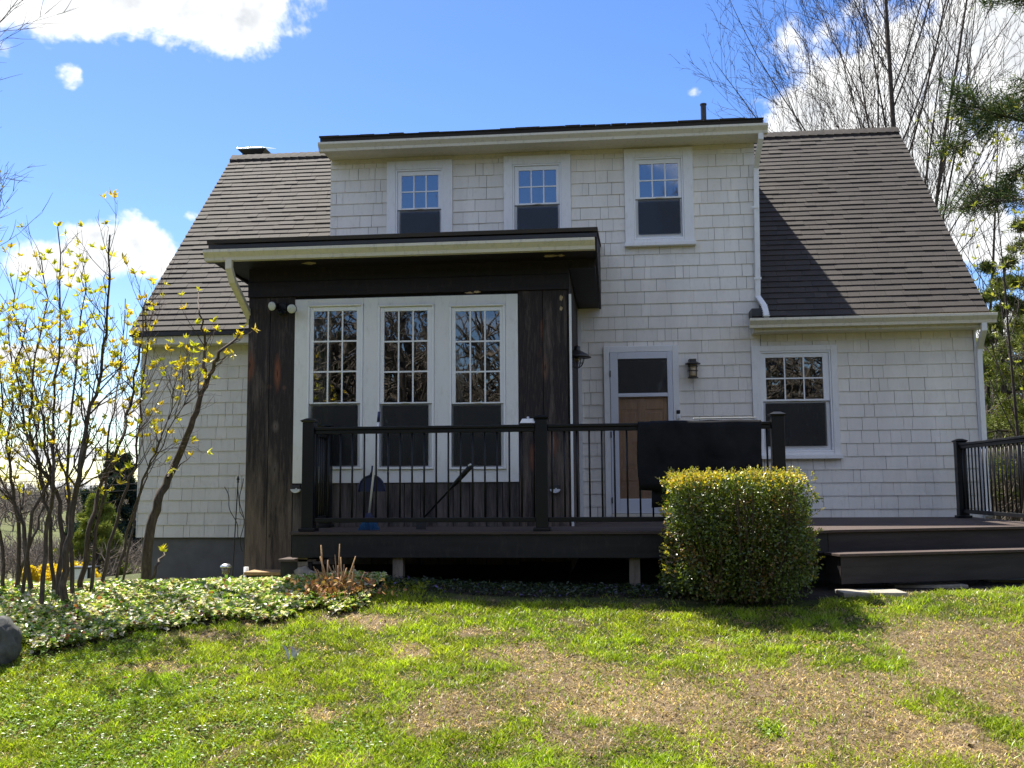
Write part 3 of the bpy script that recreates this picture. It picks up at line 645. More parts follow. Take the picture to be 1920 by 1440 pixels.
# --- windows
def window(parent, sp, yf, label=None, gm='glass', casing=True, cw=None, plastic=False, curtain=False):
    c, f, u, l = sp['c'], sp['f'], sp['u'], sp['l']
    mb = MB(); y0 = yf-.035
    if casing:
        mb.box(c[0], f[0], y0, yf+.06, c[2], c[3]).box(f[1], c[1], y0, yf+.06, c[2], c[3]).box(f[0], f[1], y0+.002, yf+.06, f[3], c[3]-.001)
        if sp['sill']: mb.box(c[0]-.01, c[1]+.015, y0-.045, yf+.06, c[2]-.052, c[2]-.001); mb.box(f[0], f[1], y0+.01, yf+.06, c[2]-.0005, f[2])
    else:
        mb.box(f[0]+.001, f[1]-.001, y0+.004, yf+.05, f[3]-.02, f[3]-.001)
    w = mb.build('window', M['trim'], parent, bevel=.004)
    if label: w['label'] = label
    ys = yf-.012; fb = MB(); t = .022
    F = (f[0]+.001, f[1]-.001, f[2]+.001, f[3]-.001)
    fb.box(F[0], F[0]+t, ys-.012, ys+.08, F[2], F[3]).box(F[1]-t, F[1], ys-.012, ys+.08, F[2], F[3]).box(F[0]+t, F[1]-t, ys-.012, ys+.08, F[3]-t, F[3]).box(F[0]+t, F[1]-t, ys-.012, ys+.08, F[2], F[2]+t)
    fb.build('frame', M['vinyl'], w, bevel=.003)
    I = (F[0]+t+.0015, F[1]-t-.0015, F[2]+t+.0015, F[3]-t-.0015)
    def sash(g, zlo, zhi, y, nm):
        s = MB(); s.box(I[0], g[0], y, y+.03, zlo, zhi).box(g[1], I[1], y, y+.03, zlo, zhi).box(g[0], g[1], y+.001, y+.029, g[3], zhi).box(g[0], g[1], y+.001, y+.029, zlo, g[2])
        s.build(nm, M['vinyl'], w, bevel=.003)
        MB().box(g[0]-.004, g[1]+.004, y+.012, y+.018, g[2]-.004, g[3]+.004).build('pane', M[gm], w)
    zm = (u[2]+l[3])/2
    sash(u, zm+.001, I[3], ys+.008, 'sash'); sash(l, I[2], zm-.001, ys+.042, 'sash')
    mu = MB(); q = .0085
    for k in range(1, sp['cols']): x = u[0]+(u[1]-u[0])*k/sp['cols']; mu.box(x-q, x+q, ys+.0135, ys+.0195, u[2]-.002, u[3]+.002)
    for k in range(1, sp['rows']): z = u[2]+(u[3]-u[2])*k/sp['rows']; mu.box(u[0]-.002, u[1]+.002, ys+.0125, ys+.0192, z-q, z+q)
    mu.build('muntin', M['vinyl'], w)
    MB().box(l[0]-.006, l[1]+.006, ys-.002, ys+.001, l[2]-.006, l[3]+.006).build('insect_screen', M['screen'], w)
    MB().box((u[0]+u[1])/2-.04, (u[0]+u[1])/2+.04, ys-.012, ys+.004, zm+.006, zm+.016).build('sash_lock', M['vinyl'], w)
    if plastic: # film of clear plastic taped inside, gathered in folds
        pm = MB(); nx, nz = 60, 24
        for i in range(nz+1):
            for j in range(nx+1):
                a = j/nx; b_ = i/nz; fold = .018*math.sin(a*34+4*math.sin(b_*3+a*5))+.012*math.sin(a*71-b_*9)
                pm.v.append((l[0]+a*(l[1]-l[0]), yf+.075+.5*fold*(1-.5*b_), l[2]+b_*(u[3]-l[2])))
        for i in range(nz):
            for j in range(nx): k = i*(nx+1)+j; pm.f.append((k, k+1, k+nx+2, k+nx+1))
        pm.build('plastic_sheet', M['sheet'], w, smooth=True)
    if curtain:
        pm = MB(); nx = 50
        for i in range(2):
            for j in range(nx+1):
                a = j/nx; pm.v.append((f[0]+a*(f[1]-f[0])*curtain, yf+.16+.02*math.sin(a*40*curtain+2*math.sin(9*a)), f[2] if i == 0 else f[3]))
        for j in range(nx): pm.f.append((j, j+1, j+nx+2, j+nx+1))
        pm.build('curtain', M['curtain'], w, smooth=True)
    return w
for i, sp in enumerate(win_specs):
    window(house, sp, DY-.02, gm='glass' if i == 3 else 'skyglass', plastic=(i == 3), label=sp.get('label') if i == 3 else None)

# --- door behind a storm door
def door():
    c, f = door_c, door_f; y0 = DY-.055
    d = MB().box(c[0], f[0], y0, DY+.05, DECKZ+.001, c[3]).box(f[1], c[1], y0, DY+.05, DECKZ+.001, c[3]).box(f[0], f[1], y0+.002, DY+.05, f[3], c[3]-.001)
    d = d.build('door', M['trim'], house, bevel=.004); d['label'] = 'white aluminium storm door, its lower glass showing a tan wooden door behind plastic'
    gt = rect_px(1158.5,1251,672.7,737,DY-.05); gl = rect_px(1158.5,1251,744,935,DY-.05)
    s = MB(); ya, yb = DY-.062, DY-.03; X0, X1 = f[0]+.004, f[1]-.004; zb = DECKZ+.06
    s.box(X0, gt[0], ya, yb, zb, f[3]-.004).box(gt[1], X1, ya, yb, zb, f[3]-.004).box(gt[0], gt[1], ya+.001, yb-.001, gt[3], f[3]-.005).box(gt[0], gt[1], ya+.001, yb-.001, gl[3], gt[2]).box(gt[0], gt[1], ya+.001, yb-.001, zb, gl[2])
    s.build('storm_door', M['alu'], d, bevel=.005)
    MB().box(f[0], f[1], DY-.09, DY+.05, DECKZ+.002, DECKZ+.055).build('threshold', M['cream'], d, bevel=.004)
    MB().box(gt[0]-.003, gt[1]+.003, DY-.048, DY-.043, gt[2]-.003, gt[3]+.003).build('screen', M['screen'], d)
    MB().box(gt[0]-.003, gt[1]+.003, DY-.040, DY-.036, gt[2]-.003, gt[3]+.003).build('pane', M['glass'], d)
    MB().box(gl[0]-.003, gl[1]+.003, DY-.048, DY-.043, gl[2]-.003, gl[3]+.003).build('pane', M['film'], d)
    m = paint('tan_wood_door', (.58, .35, .20), .6, .12, 6, .3, 40, (.42, .24, .13), (3, 3, .4))
    w = MB(); yd = DY+.0
    w.box(f[0]+.01, f[1]-.01, yd+.02, yd+.05, DECKZ+.056, f[3]-.01)
    xm = (f[0]+f[1])/2; X0, X1 = f[0]+.02, f[1]-.02
    for x0, x1 in ((X0, X0+.11), (xm-.05, xm+.05), (X1-.11, X1)): w.box(x0, x1, yd+.006, yd+.0195, DECKZ+.06, f[3]-.02)
    for z0, z1 in ((DECKZ+.06, DECKZ+.2), (.05, .2), (.98, 1.12), (f[3]-.14, f[3]-.02)):
        for x0, x1 in ((X0+.111, xm-.051), (xm+.051, X1-.111)): w.box(x0, x1, yd+.0065, yd+.0194, z0, z1)
    for z0, z1 in ((DECKZ+.24, 0.02), (.24, .94)):
        for x0, x1 in ((X0+.14, xm-.08), (xm+.08, X1-.14)): w.box(x0, x1, yd+.010, yd+.0193, z0, z1)
    w.build('inner_door', m, d, bevel=.004)
    h = MB(); hx = f[1]-.05; h.tube([(hx, ya-.002, .50), (hx, ya-.05, .50)], .012, 8).tube([(hx+.01, ya-.05, .50), (hx-.10, ya-.05, .50)], .009, 8); h.build('handle', M['black'], d)
    hg = MB()
    for z in (1.45, .65, -.2): hg.tube([(f[0]+.006, ya-.004, z-.04), (f[0]+.006, ya-.004, z+.04)], .009, 8)
    hg.build('hinge', M['dark_metal'], d)
door()
# chimney top and vent pipe
cx = AX(480, 285, RIDGE_Y+.5); cz = AZ(480, 288, RIDGE_Y+.5)
ch = MB(); cy_ = RIDGE_Y+.55
ch.box(cx-.20, cx+.20, cy_-.2, cy_+.2, 5.0, cz-.055).build('chimney', M['dark_metal'], house)
chimney = [o for o in house.children if o.name.startswith('chimney')][0]
MB().hexa([(cx-.19,cy_-.22,cz-.05),(cx+.19,cy_-.22,cz-.05),(cx+.19,cy_+.22,cz-.05),(cx-.19,cy_+.22,cz-.05),(cx-.26,cy_-.28,cz+.015),(cx+.26,cy_-.28,cz+.015),(cx+.26,cy_+.28,cz+.015),(cx-.26,cy_+.28,cz+.015)]).build('flue_skirt', M['dark_metal'], chimney)
MB().hexa([(cx-.27,cy_-.3,cz+.016),(cx+.27,cy_-.3,cz+.016),(cx+.27,cy_+.3,cz+.20),(cx-.27,cy_+.3,cz+.20),(cx-.27,cy_-.3,cz+.03),(cx+.20,cy_-.3,cz+.03),(cx+.16,cy_+.3,cz+.22),(cx-.22,cy_+.3,cz+.22)]).build('flue_cap', M['metalcap'], chimney, bevel=.008)
vx = AX(1319, 210, 14.6); vz = AZ(1319, 195, 14.6)
MB().lathe((vx, 14.6, 4.9), [(.042, 0), (.042, vz-4.9-.02), (.050, vz-4.9-.02), (.050, vz-4.9)], 14).build('vent_pipe', M['dark_metal'], house)

# ------------------------------------------------------------------ ENCLOSED PORCH
PY = 10.5; PX0, PX1 = -4.03, -.49; PB0 = -1.1
porch = thing('enclosed_porch', (-2.26, 11.7, -1.0), 'dark weathered board porch addition with three tall white windows', 'porch')
def prect(x0, x1, y0, y1): return rect_px(x0, x1, y0, y1, PY-.03)
field = prect(550.5, 971.5, 556, 905)
pw = []
for fx, gu, gl in (((575.5, 680), (587.5, 668), (582.5, 668.6)), ((708, 814), (720, 801), (715.5, 802)), ((842.5, 948), (854, 937), (849.4, 938.6))):
    pw.append(dict(c=prect(fx[0]-1, fx[1]+1, 570, 880), f=prect(fx[0], fx[1], 571, 880), u=prect(gu[0], gu[1], 583, 754), l=prect(gl[0], gl[1], 760, 873), cols=3, rows=3, sill=False))
zt = np.mean([w['u'][3] for w in pw])
pb = MB(); wall_cells(pb, PX0+.01, PX1-.01, PB0, 2.4, PY+.025, PY+.10, [w['f'] for w in pw])
for X in (PX0+.01, PX1-.085): pb.box(X, X+.075, PY+.101, DY-.002, PB0, 2.4)
pwall = pb.build('wall', M['beam'], porch)
ff = MB(); wall_cells(ff, field[0], field[1], field[2], field[3], PY-.024, PY+.02, [w['f'] for w in pw]); ff.build('window_surround', M['trim'], porch, bevel=.004)
for i, w in enumerate(pw): window(porch, w, PY-.022, casing=False, curtain=(.33, 0, .2)[i])
MB().box(field[0]+.1, field[1]-.1, DY-.3, DY-.25, -.9, 2.3).build('interior_shade_wall', M['interior_shade'], porch)
# vertical planks
def planks(xs, z0, z1, mat, y=PY, lab=None):
    for a, b_ in zip(xs, xs[1:]):
        t = random.uniform(.0, .006)
        o = MB().box(a+.003, b_-.003, y-.006-t, y+.023, z0, z1).build('plank', mat, porch, bevel=.003)
bt = 2.10
planks([PX0, PX0+.245, field[0]-.003], PB0, bt-.002, M['plank'])
planks([field[1]+.003, field[1]+.27, PX1], PB0+.3, bt-.002, M['plank'])
xs = list(np.arange(field[0]+.0, field[1], (field[1]-field[0])/14.0)) + [field[1]]
planks(xs, DECKZ-.4, field[2]-.003, M['plankworn'])
for side, X in ((0, PX1), (1, PX0)):
    ys = np.linspace(PY+.03, DY-.03, 10)
    for a, b_ in zip(ys, ys[1:]):
        MB().box(X-.02 if side else X-.008, X+.008 if side else X+.02, a+.003, b_-.003, PB0+.2, bt+.28).build('plank', M['plank'], porch, bevel=.003)
MB().box(PX1+.021, PX1+.045, PY-.01, PY+.05, DECKZ, 2.05).build('corner_trim', M['trim'], porch)
MB().box(PX1+.022, PX1+.07, DY-.05, DY-.022, DECKZ, 2.3).build('wall_trim', M['trim'], porch)
# beam boards and sloping soffit
pgz = .5*(AZ(382.5, 488.8, 10.02)+AZ(1115.5, 467.9, 10.02)); pg0 = AX(382.5, 480, 10.0); pg1 = AX(1115.3, 458, 10.0)
MB().box(PX0-.01, PX1+.03, PY-.03, PY+.02, bt, 2.27).build('beam', M['beam'], porch, bevel=.004)
MB().box(PX0-.005, PX1+.025, PY-.022, PY+.02, 2.272, pgz+.06).build('beam', M['beam'], porch, bevel=.004)
pe0, pe1 = pg0+.09, pg1+.0
MB().box(pe0, pe1-.01, 10.10, PY-.024, pgz-.002, pgz+.02).build('soffit', M['beam'], porch)
MB().box(pe0, PX0-.012, PY-.02, DY-.03, pgz-.002, pgz+.02).build('soffit', M['beam'], porch)
MB().box(PX1+.03, pe1-.01, PY-.02, DY-.03, pgz-.09, pgz+.02).build('soffit', M['beam'], porch)
for X in (pe0-.03, pe1-.008):
    MB().prism([(10.09, pgz-.0), (DY-.024, pgz-.10), (DY-.024, 3.17), (10.09, pgz+.165)], 'x', X, X+.028).build('rake_board', M['beam'], porch, bevel=.003)
pr = MB(); slab(pr, pe0-.06, pe1+.03, 9.99, pgz+.225, DY-.022, 3.20, .04); proof = pr.build('roof', M['roof'], porch)
MB().box(pe0-.045, pe1+.018, 10.035, 10.06, pgz+.12, pgz+.165).build('fascia', M['beam'], porch)
MB().box(pe0-.05, pe1+.022, 10.015, 10.033, pgz+.13, pgz+.172).build('roof_edge_strip', M['dark_metal'], porch)
gutter(porch, pg0, pg1, 10.085, pgz, M['cream'], .98)
d0 = A(430, 492, 10.03); d1 = A(444, 535, 10.2); d2 = A(466, 590, 10.62)
spout(porch, [(d0.x, 10.03, pgz+.01), (d0.x, 10.03, pgz-.08), tuple(A(436, 527, 10.12)), tuple(A(468, 594, 10.55)), tuple(A(470, 606, 10.6))], M['cream'], .036, .03)
# bare patches where the stain has peeled
def peel(px, py, w, h, Y, seed, mat=M['peel']):
    r = random.Random(seed); c = A(px, py, Y); n = 14; pts = []
    for k in range(n):
        a = 2*math.pi*k/n; q = r.uniform(.55, 1.1); pts.append((c.x+math.cos(a)*w*q, c.z+math.sin(a)*h*q))
    MB().prism(pts, 'y', c.y-.0015, c.y+.001).build('peeled_patch', mat, porch)
for p in ((1030, 489, .09, .035), (1052, 490, .04, .02), (578, 495, .08, .015), (880, 549, .05, .012), (895, 547, .04, .014), (1052, 558, .02, .04), (1052, 578, .018, .03)):
    if p[1] < 540: # lies on the soffit
        c = A(p[0], p[1], 10.22); r = random.Random(p[0]); k = 12
        pts = [(c.x+math.cos(2*math.pi*i/k)*p[2]*r.uniform(.5, 1.1), 10.25+math.sin(2*math.pi*i/k)*.07*r.uniform(.5, 1.1)) for i in range(k)]
        MB().prism(pts, 'z', pgz-.0045, pgz-.0022).build('peeled_patch', M['peel'], porch)
    else: peel(p[0], p[1], p[2], p[3], PY-.034 if p[1] < 556 else PY-.014, p[0])

# ------------------------------------------------------------------ DECK
deck = thing('deck', (1, 11, -1.0), 'low brown composite deck with dark skirt boards and an angled step', 'deck')
FY = 9.28; DLX = -3.12
corner = Vector((1.62, FY)); e1 = Vector((1.95, 9.46)); e2 = Vector((4.42, 10.33))
def front_edge(x):
    if x <= corner.x: return FY
    if x <= e1.x: return FY+(x-corner.x)/(e1.x-corner.x)*(e1.y-FY)
    return e1.y+(x-e1.x)/(e2.x-e1.x)*(e2.y-e1.y)
bw = .14; y = FY
while y < DY-.03:
    y1 = min(y+bw-.006, DY-.023)
    x1 = 4.42
    if y < e2.y:
        x1 = 1.62 if y < FY+.02 else (1.62+(y-FY)/(e1.y-FY)*.33 if y < e1.y else e1.x+(y-e1.y)/(e2.y-e1.y)*(e2.x-e1.x))
        x1b = min(4.42, x1+.35)
    else: x1b = 4.42
    x0 = DLX if y < PY-.05 else PX1+.03
    if y1 > PY-.04 and y < PY-.04: y1 = PY-.04
    MB().hexa([(x0,y,DECKZ-.025),(x1,y,DECKZ-.025),(min(4.42,x1b),y1,DECKZ-.025),(x0,y1,DECKZ-.025),(x0,y,DECKZ),(x1,y,DECKZ),(min(4.42,x1b),y1,DECKZ),(x0,y1,DECKZ)]).build('deck_board', M['deckboard'], deck)
    y += bw
MB().box(DLX+.02, 1.6, FY+.02, FY+.05, DECKZ-.245, DECKZ-.027).build('skirt_board', M['fascia'], deck, bevel=.004)
MB().box(DLX+.02, DLX+.05, FY+.051, PY-.04, DECKZ-.245, DECKZ-.027).build('skirt_board', M['fascia'], deck, bevel=.004)
def strip(a, b_, th, z0, z1, mat, name, inset=.0):
    d = (b_-a).normalized(); n = Vector((d.y, -d.x)); a = a-n*inset; b_ = b_-n*inset; p = [a, b_, b_-n*th, a-n*th]
    return MB().hexa([(q.x, q.y, z0) for q in p]+[(q.x, q.y, z1) for q in p]).build(name, mat, deck, bevel=.004)
strip(e1, e2, .13, DECKZ-.0245, DECKZ+.002, M['deckboard'], 'edge_board', -.012)
strip(corner, e1, .03, DECKZ-.21, DECKZ-.026, M['fascia'], 'skirt_board', .02)
strip(e1, e2, .03, DECKZ-.21, DECKZ-.026, M['fasciabrown'], 'skirt_board', .02)
dn = (e2-e1).normalized(); nn = Vector((dn.y, -dn.x)); SZ = DECKZ-.197
s1 = e1+nn*.30-dn*.08; s2 = e2+nn*.30+dn*.6
strip(s1, s2, .14, SZ-.026, SZ, M['deckboard'], 'step_tread'); strip(s1-nn*.146, s2-nn*.146, .13, SZ-.026, SZ, M['deckboard'], 'step_tread')
strip(s1+dn*.02, s2, .03, SZ-.27, SZ-.028, M['fasciabrown'], 'step_riser', .025)
strip(s1+dn*.02-nn*.06, s1+dn*.05-nn*.06, .22, SZ-.27, SZ-.028, M['fasciabrown'], 'step_riser', .0)
# low side step at the left corner
MB().box(DLX-.13, DLX+.25, FY+.06, FY+.5, DECKZ-.285, DECKZ-.262).build('step_tread', M['deckboard'], deck)
MB().box(DLX-.11, DLX+.20, FY+.08, FY+.11, -1.02, DECKZ-.287).build('step_riser', M['fascia'], deck)
MB().box(DLX-.11, DLX-.08, FY+.111, FY+.48, -1.02, DECKZ-.287).build('step_riser', M['fascia'], deck)
for px in (747, 1190): X = AX(px, 1060, FY+.1); MB().box(X-.05, X+.05, FY+.07, FY+.17, -1.15, DECKZ-.246).build('support_post', M['oldwood'], deck, bevel=.004)
for X, Y in ((2.6, 10.2), (3.8, 10.6), (.9, 11.0), (-1, 11.0)): MB().box(X-.05, X+.05, Y, Y+.1, -1.15, DECKZ-.03).build('support_post', M['oldwood'], deck)
# void under the deck: near-black ground, joists
for X in np.arange(DLX+.4, 1.6, .4): MB().box(X-.02, X+.02, FY+.055, DY-.1 if X > PX1 else PY-.06, DECKZ-.20, DECKZ-.027).build('joist', M['oldwood'], deck)

# railings -------------------------------------------------
def post(parent, X, Y, top, z0=DECKZ):
    w = .058; p = MB().box(X-w, X+w, Y-w, Y+w, z0+.001, top-.03).build('post', M['black'], parent, bevel=.006)
    MB().hexa([(X-w-.004,Y-w-.004,top-.029),(X+w+.004,Y-w-.004,top-.029),(X+w+.004,Y+w+.004,top-.029),(X-w-.004,Y+w+.004,top-.029),(X-w-.018,Y-w-.018,top-.012),(X+w+.018,Y-w-.018,top-.012),(X+w+.018,Y+w+.018,top-.012),(X-w-.018,Y+w+.018,top-.012)]).build('post_cap', M['black'], p)
    MB().hexa([(X-w-.018,Y-w-.018,top-.0115),(X+w+.018,Y-w-.018,top-.0115),(X+w+.018,Y+w+.018,top-.0115),(X-w-.018,Y+w+.018,top-.0115),(X-.03,Y-.03,top+.012),(X+.03,Y-.03,top+.012),(X+.03,Y+.03,top+.012),(X-.03,Y+.03,top+.012)]).build('post_cap', M['black'], p, bevel=.003)
    MB().box(X-w-.022, X+w+.022, Y-w-.022, Y+w+.022, z0+.0015, z0+.032).build('post_skirt', M['black'], p, bevel=.006)
    return p
def rail_run(parent, a, b_, top, zb, spacing=.118, r=.0095):
    a = Vector(a); b_ = Vector(b_); d = (b_-a); L = d.length; d.normalize(); n = Vector((d.y, -d.x))
    A0 = a+d*.06; B0 = b_-d*.06
    def beam(w, z0, z1, nm):
        p = [A0+n*w, B0+n*w, B0-n*w, A0-n*w]
        MB().hexa([(q.x, q.y, z0) for q in p]+[(q.x, q.y, z1) for q in p]).build(nm, M['black'], parent, bevel=.006)
    beam(.040, top-.028, top, 'top_rail'); beam(.026, top-.068, top-.0285, 'rail_under'); beam(.024, zb, zb+.045, 'bottom_rail')
    k = int(L/spacing); pad = (L-(k-1)*spacing)/2
    for i in range(k):
        p = a+d*(pad+i*spacing); MB().tube([(p.x, p.y, zb+.04), (p.x, p.y, top-.060)], r, 8).build('baluster', M['black'], parent, smooth=True)
RY = 9.40
front_rail = thing('deck_railing', (-.7, RY, DECKZ), 'black front deck railing with three square posts and round balusters', 'railing')
PXS = (AX(580, 880, RY), AX(1016, 880, RY), AX(1459, 850, RY)); PT = .655
for X in PXS: post(front_rail, X, RY, PT)
post(front_rail, AX(610.5, 900, 10.3), 10.3, PT-.0)
RT = .578
rail_run(front_rail, (PXS[0], RY), (PXS[1], RY), RT, DECKZ+.085)
rail_run(front_rail, (PXS[1], RY), (PXS[2], RY), RT, DECKZ+.085)
rail_run(front_rail, (PXS[0], RY), (AX(610.5, 900, 10.3), 10.3), RT, DECKZ+.085)
side_rail = thing('deck_railing', (4.2, 11.5, DECKZ), 'black side railing at the right edge of the deck, running towards the viewer', 'railing')
XS = AX(1803, 900, 12.6)
post(side_rail, XS, 12.6, .52); post(side_rail, XS+.0, 10.35, .52)
rail_run(side_rail, (XS, 12.6), (XS, 10.35), .475, DECKZ+.06, .112, .009)

# ------------------------------------------------------------------ things on and round the deck
def rug():
    x0 = AX(1196, 850, RY-.06); x1 = AX(1428, 850, RY-.06); zt_ = RT+.012; nx = 56
    def sheet(x0, x1, yf, zf, zbk, name, mat, seed, parent=None, lean=0, th=.010):
        prof = [(yf+.005, zf)] + [(yf, zf+(zt_-.02-zf)*k/10) for k in range(1, 11)] + [(yf+.012, zt_-.004), (yf+.035, zt_+.004), (RY, zt_+.006), (RY+.04, zt_+.002), (RY+.058, zt_-.03)] + [(RY+.062, zt_-.03-(zt_-zbk)*k/6) for k in range(1, 7)]
        V = []; rr = random.Random(seed); ph = [rr.uniform(0, 6) for _ in range(5)]
        for i, (yy, zz) in enumerate(prof):
            for j in range(nx+1):
                a = j/nx; hang = max(0, (zt_-zz))
                dy = -abs(.034*math.sin(a*6+ph[0]+zz)+.014*math.sin(a*17+ph[1]+zz*3)+.006*math.sin(zz*22+a*5))*min(1, hang*2.5) if yy < RY-.01 else .01*math.sin(a*9+ph[2])*min(1, hang*2)
                zadd = (.010*math.sin(a*5+ph[3])+lean*a) if i == 0 else (.004*math.sin(a*13+ph[4]) if 11 <= i <= 14 else 0)
                V.append((x0+a*(x1-x0)+.05*lean*hang+.006*math.sin(zz*9+ph[2]), yy+dy, zz+zadd))
        F = [(i*(nx+1)+j, i*(nx+1)+j+1, (i+1)*(nx+1)+j+1, (i+1)*(nx+1)+j) for i in range(len(prof)-1) for j in range(nx)]
        mb = MB(); mb.v = V; mb.f = F; o = mb.build(name, mat, parent, smooth=True)
        s = o.modifiers.new('t', 'SOLIDIFY'); s.thickness = th; s.offset = -1; return o
    t = thing('rug', (AX(1310, 850, RY), RY, RT), 'black rug folded over the front rail right of the middle post', 'rug')
    zl = AZ(1220, 918, RY-.07); sheet(x0, x1, RY-.075, zl, .1, 'rug_cloth', M['rug'], 3, t, -.02)
    x2 = AX(1222, 930, RY-.03); sheet(x2, x1-.02, RY-.050, AZ(1230, 950, RY-.05), .0, 'under_layer', M['rug'], 9, t, .02, .006)
    x3 = AX(1300, 790, RY); x4 = AX(1418, 790, RY)
    mb = MB().box(x3, x4, RY-.035, RY+.03, zt_+.020, zt_+.030); mb.build('folded_liner', M['paper'], t, bevel=.003)
rug()
# pale lamp/box sitting on the rail beside the middle post
def rail_box():
    c = A(990, 798, RY); t = thing('post_light', (c.x, RY, RT), 'small white sloped lantern top on the rail left of the middle post', 'lantern')
    z = RT+.001; w = .075
    MB().hexa([(c.x-w,RY-.05,z+.012),(c.x+w,RY-.05,z+.012),(c.x+w,RY+.05,z+.012),(c.x-w,RY+.05,z+.012),(c.x-w*.72,RY-.03,z+.055),(c.x+w*.72,RY-.03,z+.055),(c.x+w*.72,RY+.03,z+.055),(c.x-w*.72,RY+.03,z+.055)]).build('lid', M['whiteplastic'], t, bevel=.003)
    MB().box(c.x-w-.004, c.x+w+.004, RY-.054, RY+.054, z, z+.0115).build('base', M['dark_metal'], t)
    MB().lathe((c.x, RY, z+.055), [(.004, 0), (.012, .006), (.012, .016), (.004, .022)], 12).build('knob', M['metalcap'], t, smooth=True)
rail_box()
# broom and dustpan
def broom():
    Y0, Y1 = 9.62, 9.55
    b0 = A(692, 968, Y0); b1 = A(711, 772, Y1); b0.z = DECKZ+.16
    t = thing('broom', (b0.x, Y0, DECKZ), 'upright broom with white handle and bright blue bristles behind the railing', 'broom')
    p1 = b0.lerp(b1, .9)
    MB().tube([b0, b0.lerp(b1, .5)+Vector((.006,0,0)), p1], .011, 10).build('handle', M['whiteplastic'], t, smooth=True)
    MB().tube([p1-(b1-b0)*.0, b1], .0145, 10).build('grip', M['navy'], t, smooth=True)
    x0 = AX(672, 985, Y0); x1 = AX(711, 985, Y0)
    MB().hexa([(b0.x-.05,Y0-.025,DECKZ+.11),(b0.x+.05,Y0-.025,DECKZ+.11),(b0.x+.05,Y0+.025,DECKZ+.11),(b0.x-.05,Y0+.025,DECKZ+.11),(b0.x-.02,Y0-.018,DECKZ+.17),(b0.x+.02,Y0-.018,DECKZ+.17),(b0.x+.02,Y0+.018,DECKZ+.17),(b0.x-.02,Y0+.018,DECKZ+.17)]).build('head', M['navy'], t, bevel=.004)
    br = MB(); r = random.Random(1)
    for i in range(26):
        a = i/25; xt = b0.x-.048+a*.096; xb = x0+a*(x1-x0)
        for k in range(3): y_ = Y0-.018+k*.018; br.tube([(xt, y_, DECKZ+.112), (xb+r.uniform(-.002, .002), y_+r.uniform(-.012, .012), DECKZ+.004)], [.0022, .0035], 4)
    br.build('bristles', M['blue'], t)
    t2 = thing('dustpan', (AX(695, 900, 9.6), 9.6, DECKZ), 'dark blue dustpan hanging upright against the broom handle', 'dustpan')
    c = A(697, 916, 9.66); w = .125; pts = []
    for k in range(13):
        a = math.pi*k/12; pts.append((c.x+math.cos(a)*w*(1.0 if 2 < k < 10 else 1.02), c.z+.005+math.sin(a)*.125))
    pts += [(c.x-w*1.04, c.z-.03), (c.x+w*1.04, c.z-.03)]
    MB().prism(pts, 'y', 9.66, 9.668).build('pan', M['navy'], t2, bevel=.002)
    rim = MB().tube([(c.x+w*1.04, 9.655, c.z-.03)]+[(q[0], 9.65, q[1]) for q in pts[:13]]+[(c.x-w*1.04, 9.655, c.z-.03)], .008, 6); rim.build('rim', M['navy'], t2, smooth=True)
    MB().tube([(c.x+.0, 9.66, c.z+.12), (c.x+.008, 9.655, c.z+.17), (c.x+.012, 9.65, c.z+.225)], [.03, .016, .014], 8).build('handle', M['navy'], t2, smooth=True)
broom()
def tool():
    a = A(852, 908, 9.6); b_ = A(884, 873, 9.5); d = (b_-a)
    t = thing('scraper_tool', (a.x-.3, 9.75, DECKZ), 'black handled tool with pale tip leaning behind the balusters under the right porch window', 'tool')
    MB().tube([a-d*2.0, a-d*.2, a, a+d*.5, b_], [.010, .012, .020, .026, .024], 10).build('handle', M['black'], t, smooth=True)
    MB().tube([b_-d*.1+Vector((-.012, -.02, .016)), b_+Vector((-.002, -.02, .012))], [.008, .010], 8).build('tip', M['whiteplastic'], t, smooth=True)
    e = a-d*2.0; MB().box(e.x-.05, e.x+.05, e.y-.015, e.y+.015, e.z-.12, e.z+.01).build('blade', M['dark_metal'], t, bevel=.004)
tool()
# small outlet covers below the window surround
for px, py, lab in ((555, 916, 'grey outlet cover below the left corner of the white window surround'), (1041, 916, 'grey outlet cover on the dark boards right of the middle post')):
    c = A(px, py, PY-.03); t = thing('outlet_cover', (c.x, PY-.01, c.z), lab, 'outlet cover')
    MB().box(c.x-.05, c.x+.05, PY-.045, PY-.013, c.z-.005, c.z+.035).build('box', M['dark_metal'], t, bevel=.004)
    pts = [(c.x-.055, c.z-.006)]+[(c.x+.055*math.cos(math.pi+math.pi*k/10), c.z-.006+.042*math.sin(math.pi+math.pi*k/10)) for k in range(11)]
    MB().prism(pts, 'y', PY-.055, PY-.02).build('cover', M['metalcap'] if 0 else M['alu'], t, bevel=.003)
    MB().lathe((c.x+.01, PY-.058, c.z-.002), [(.008, 0), (.008, .004)], 8, 'y').build('screw', M['whiteplastic'], t)

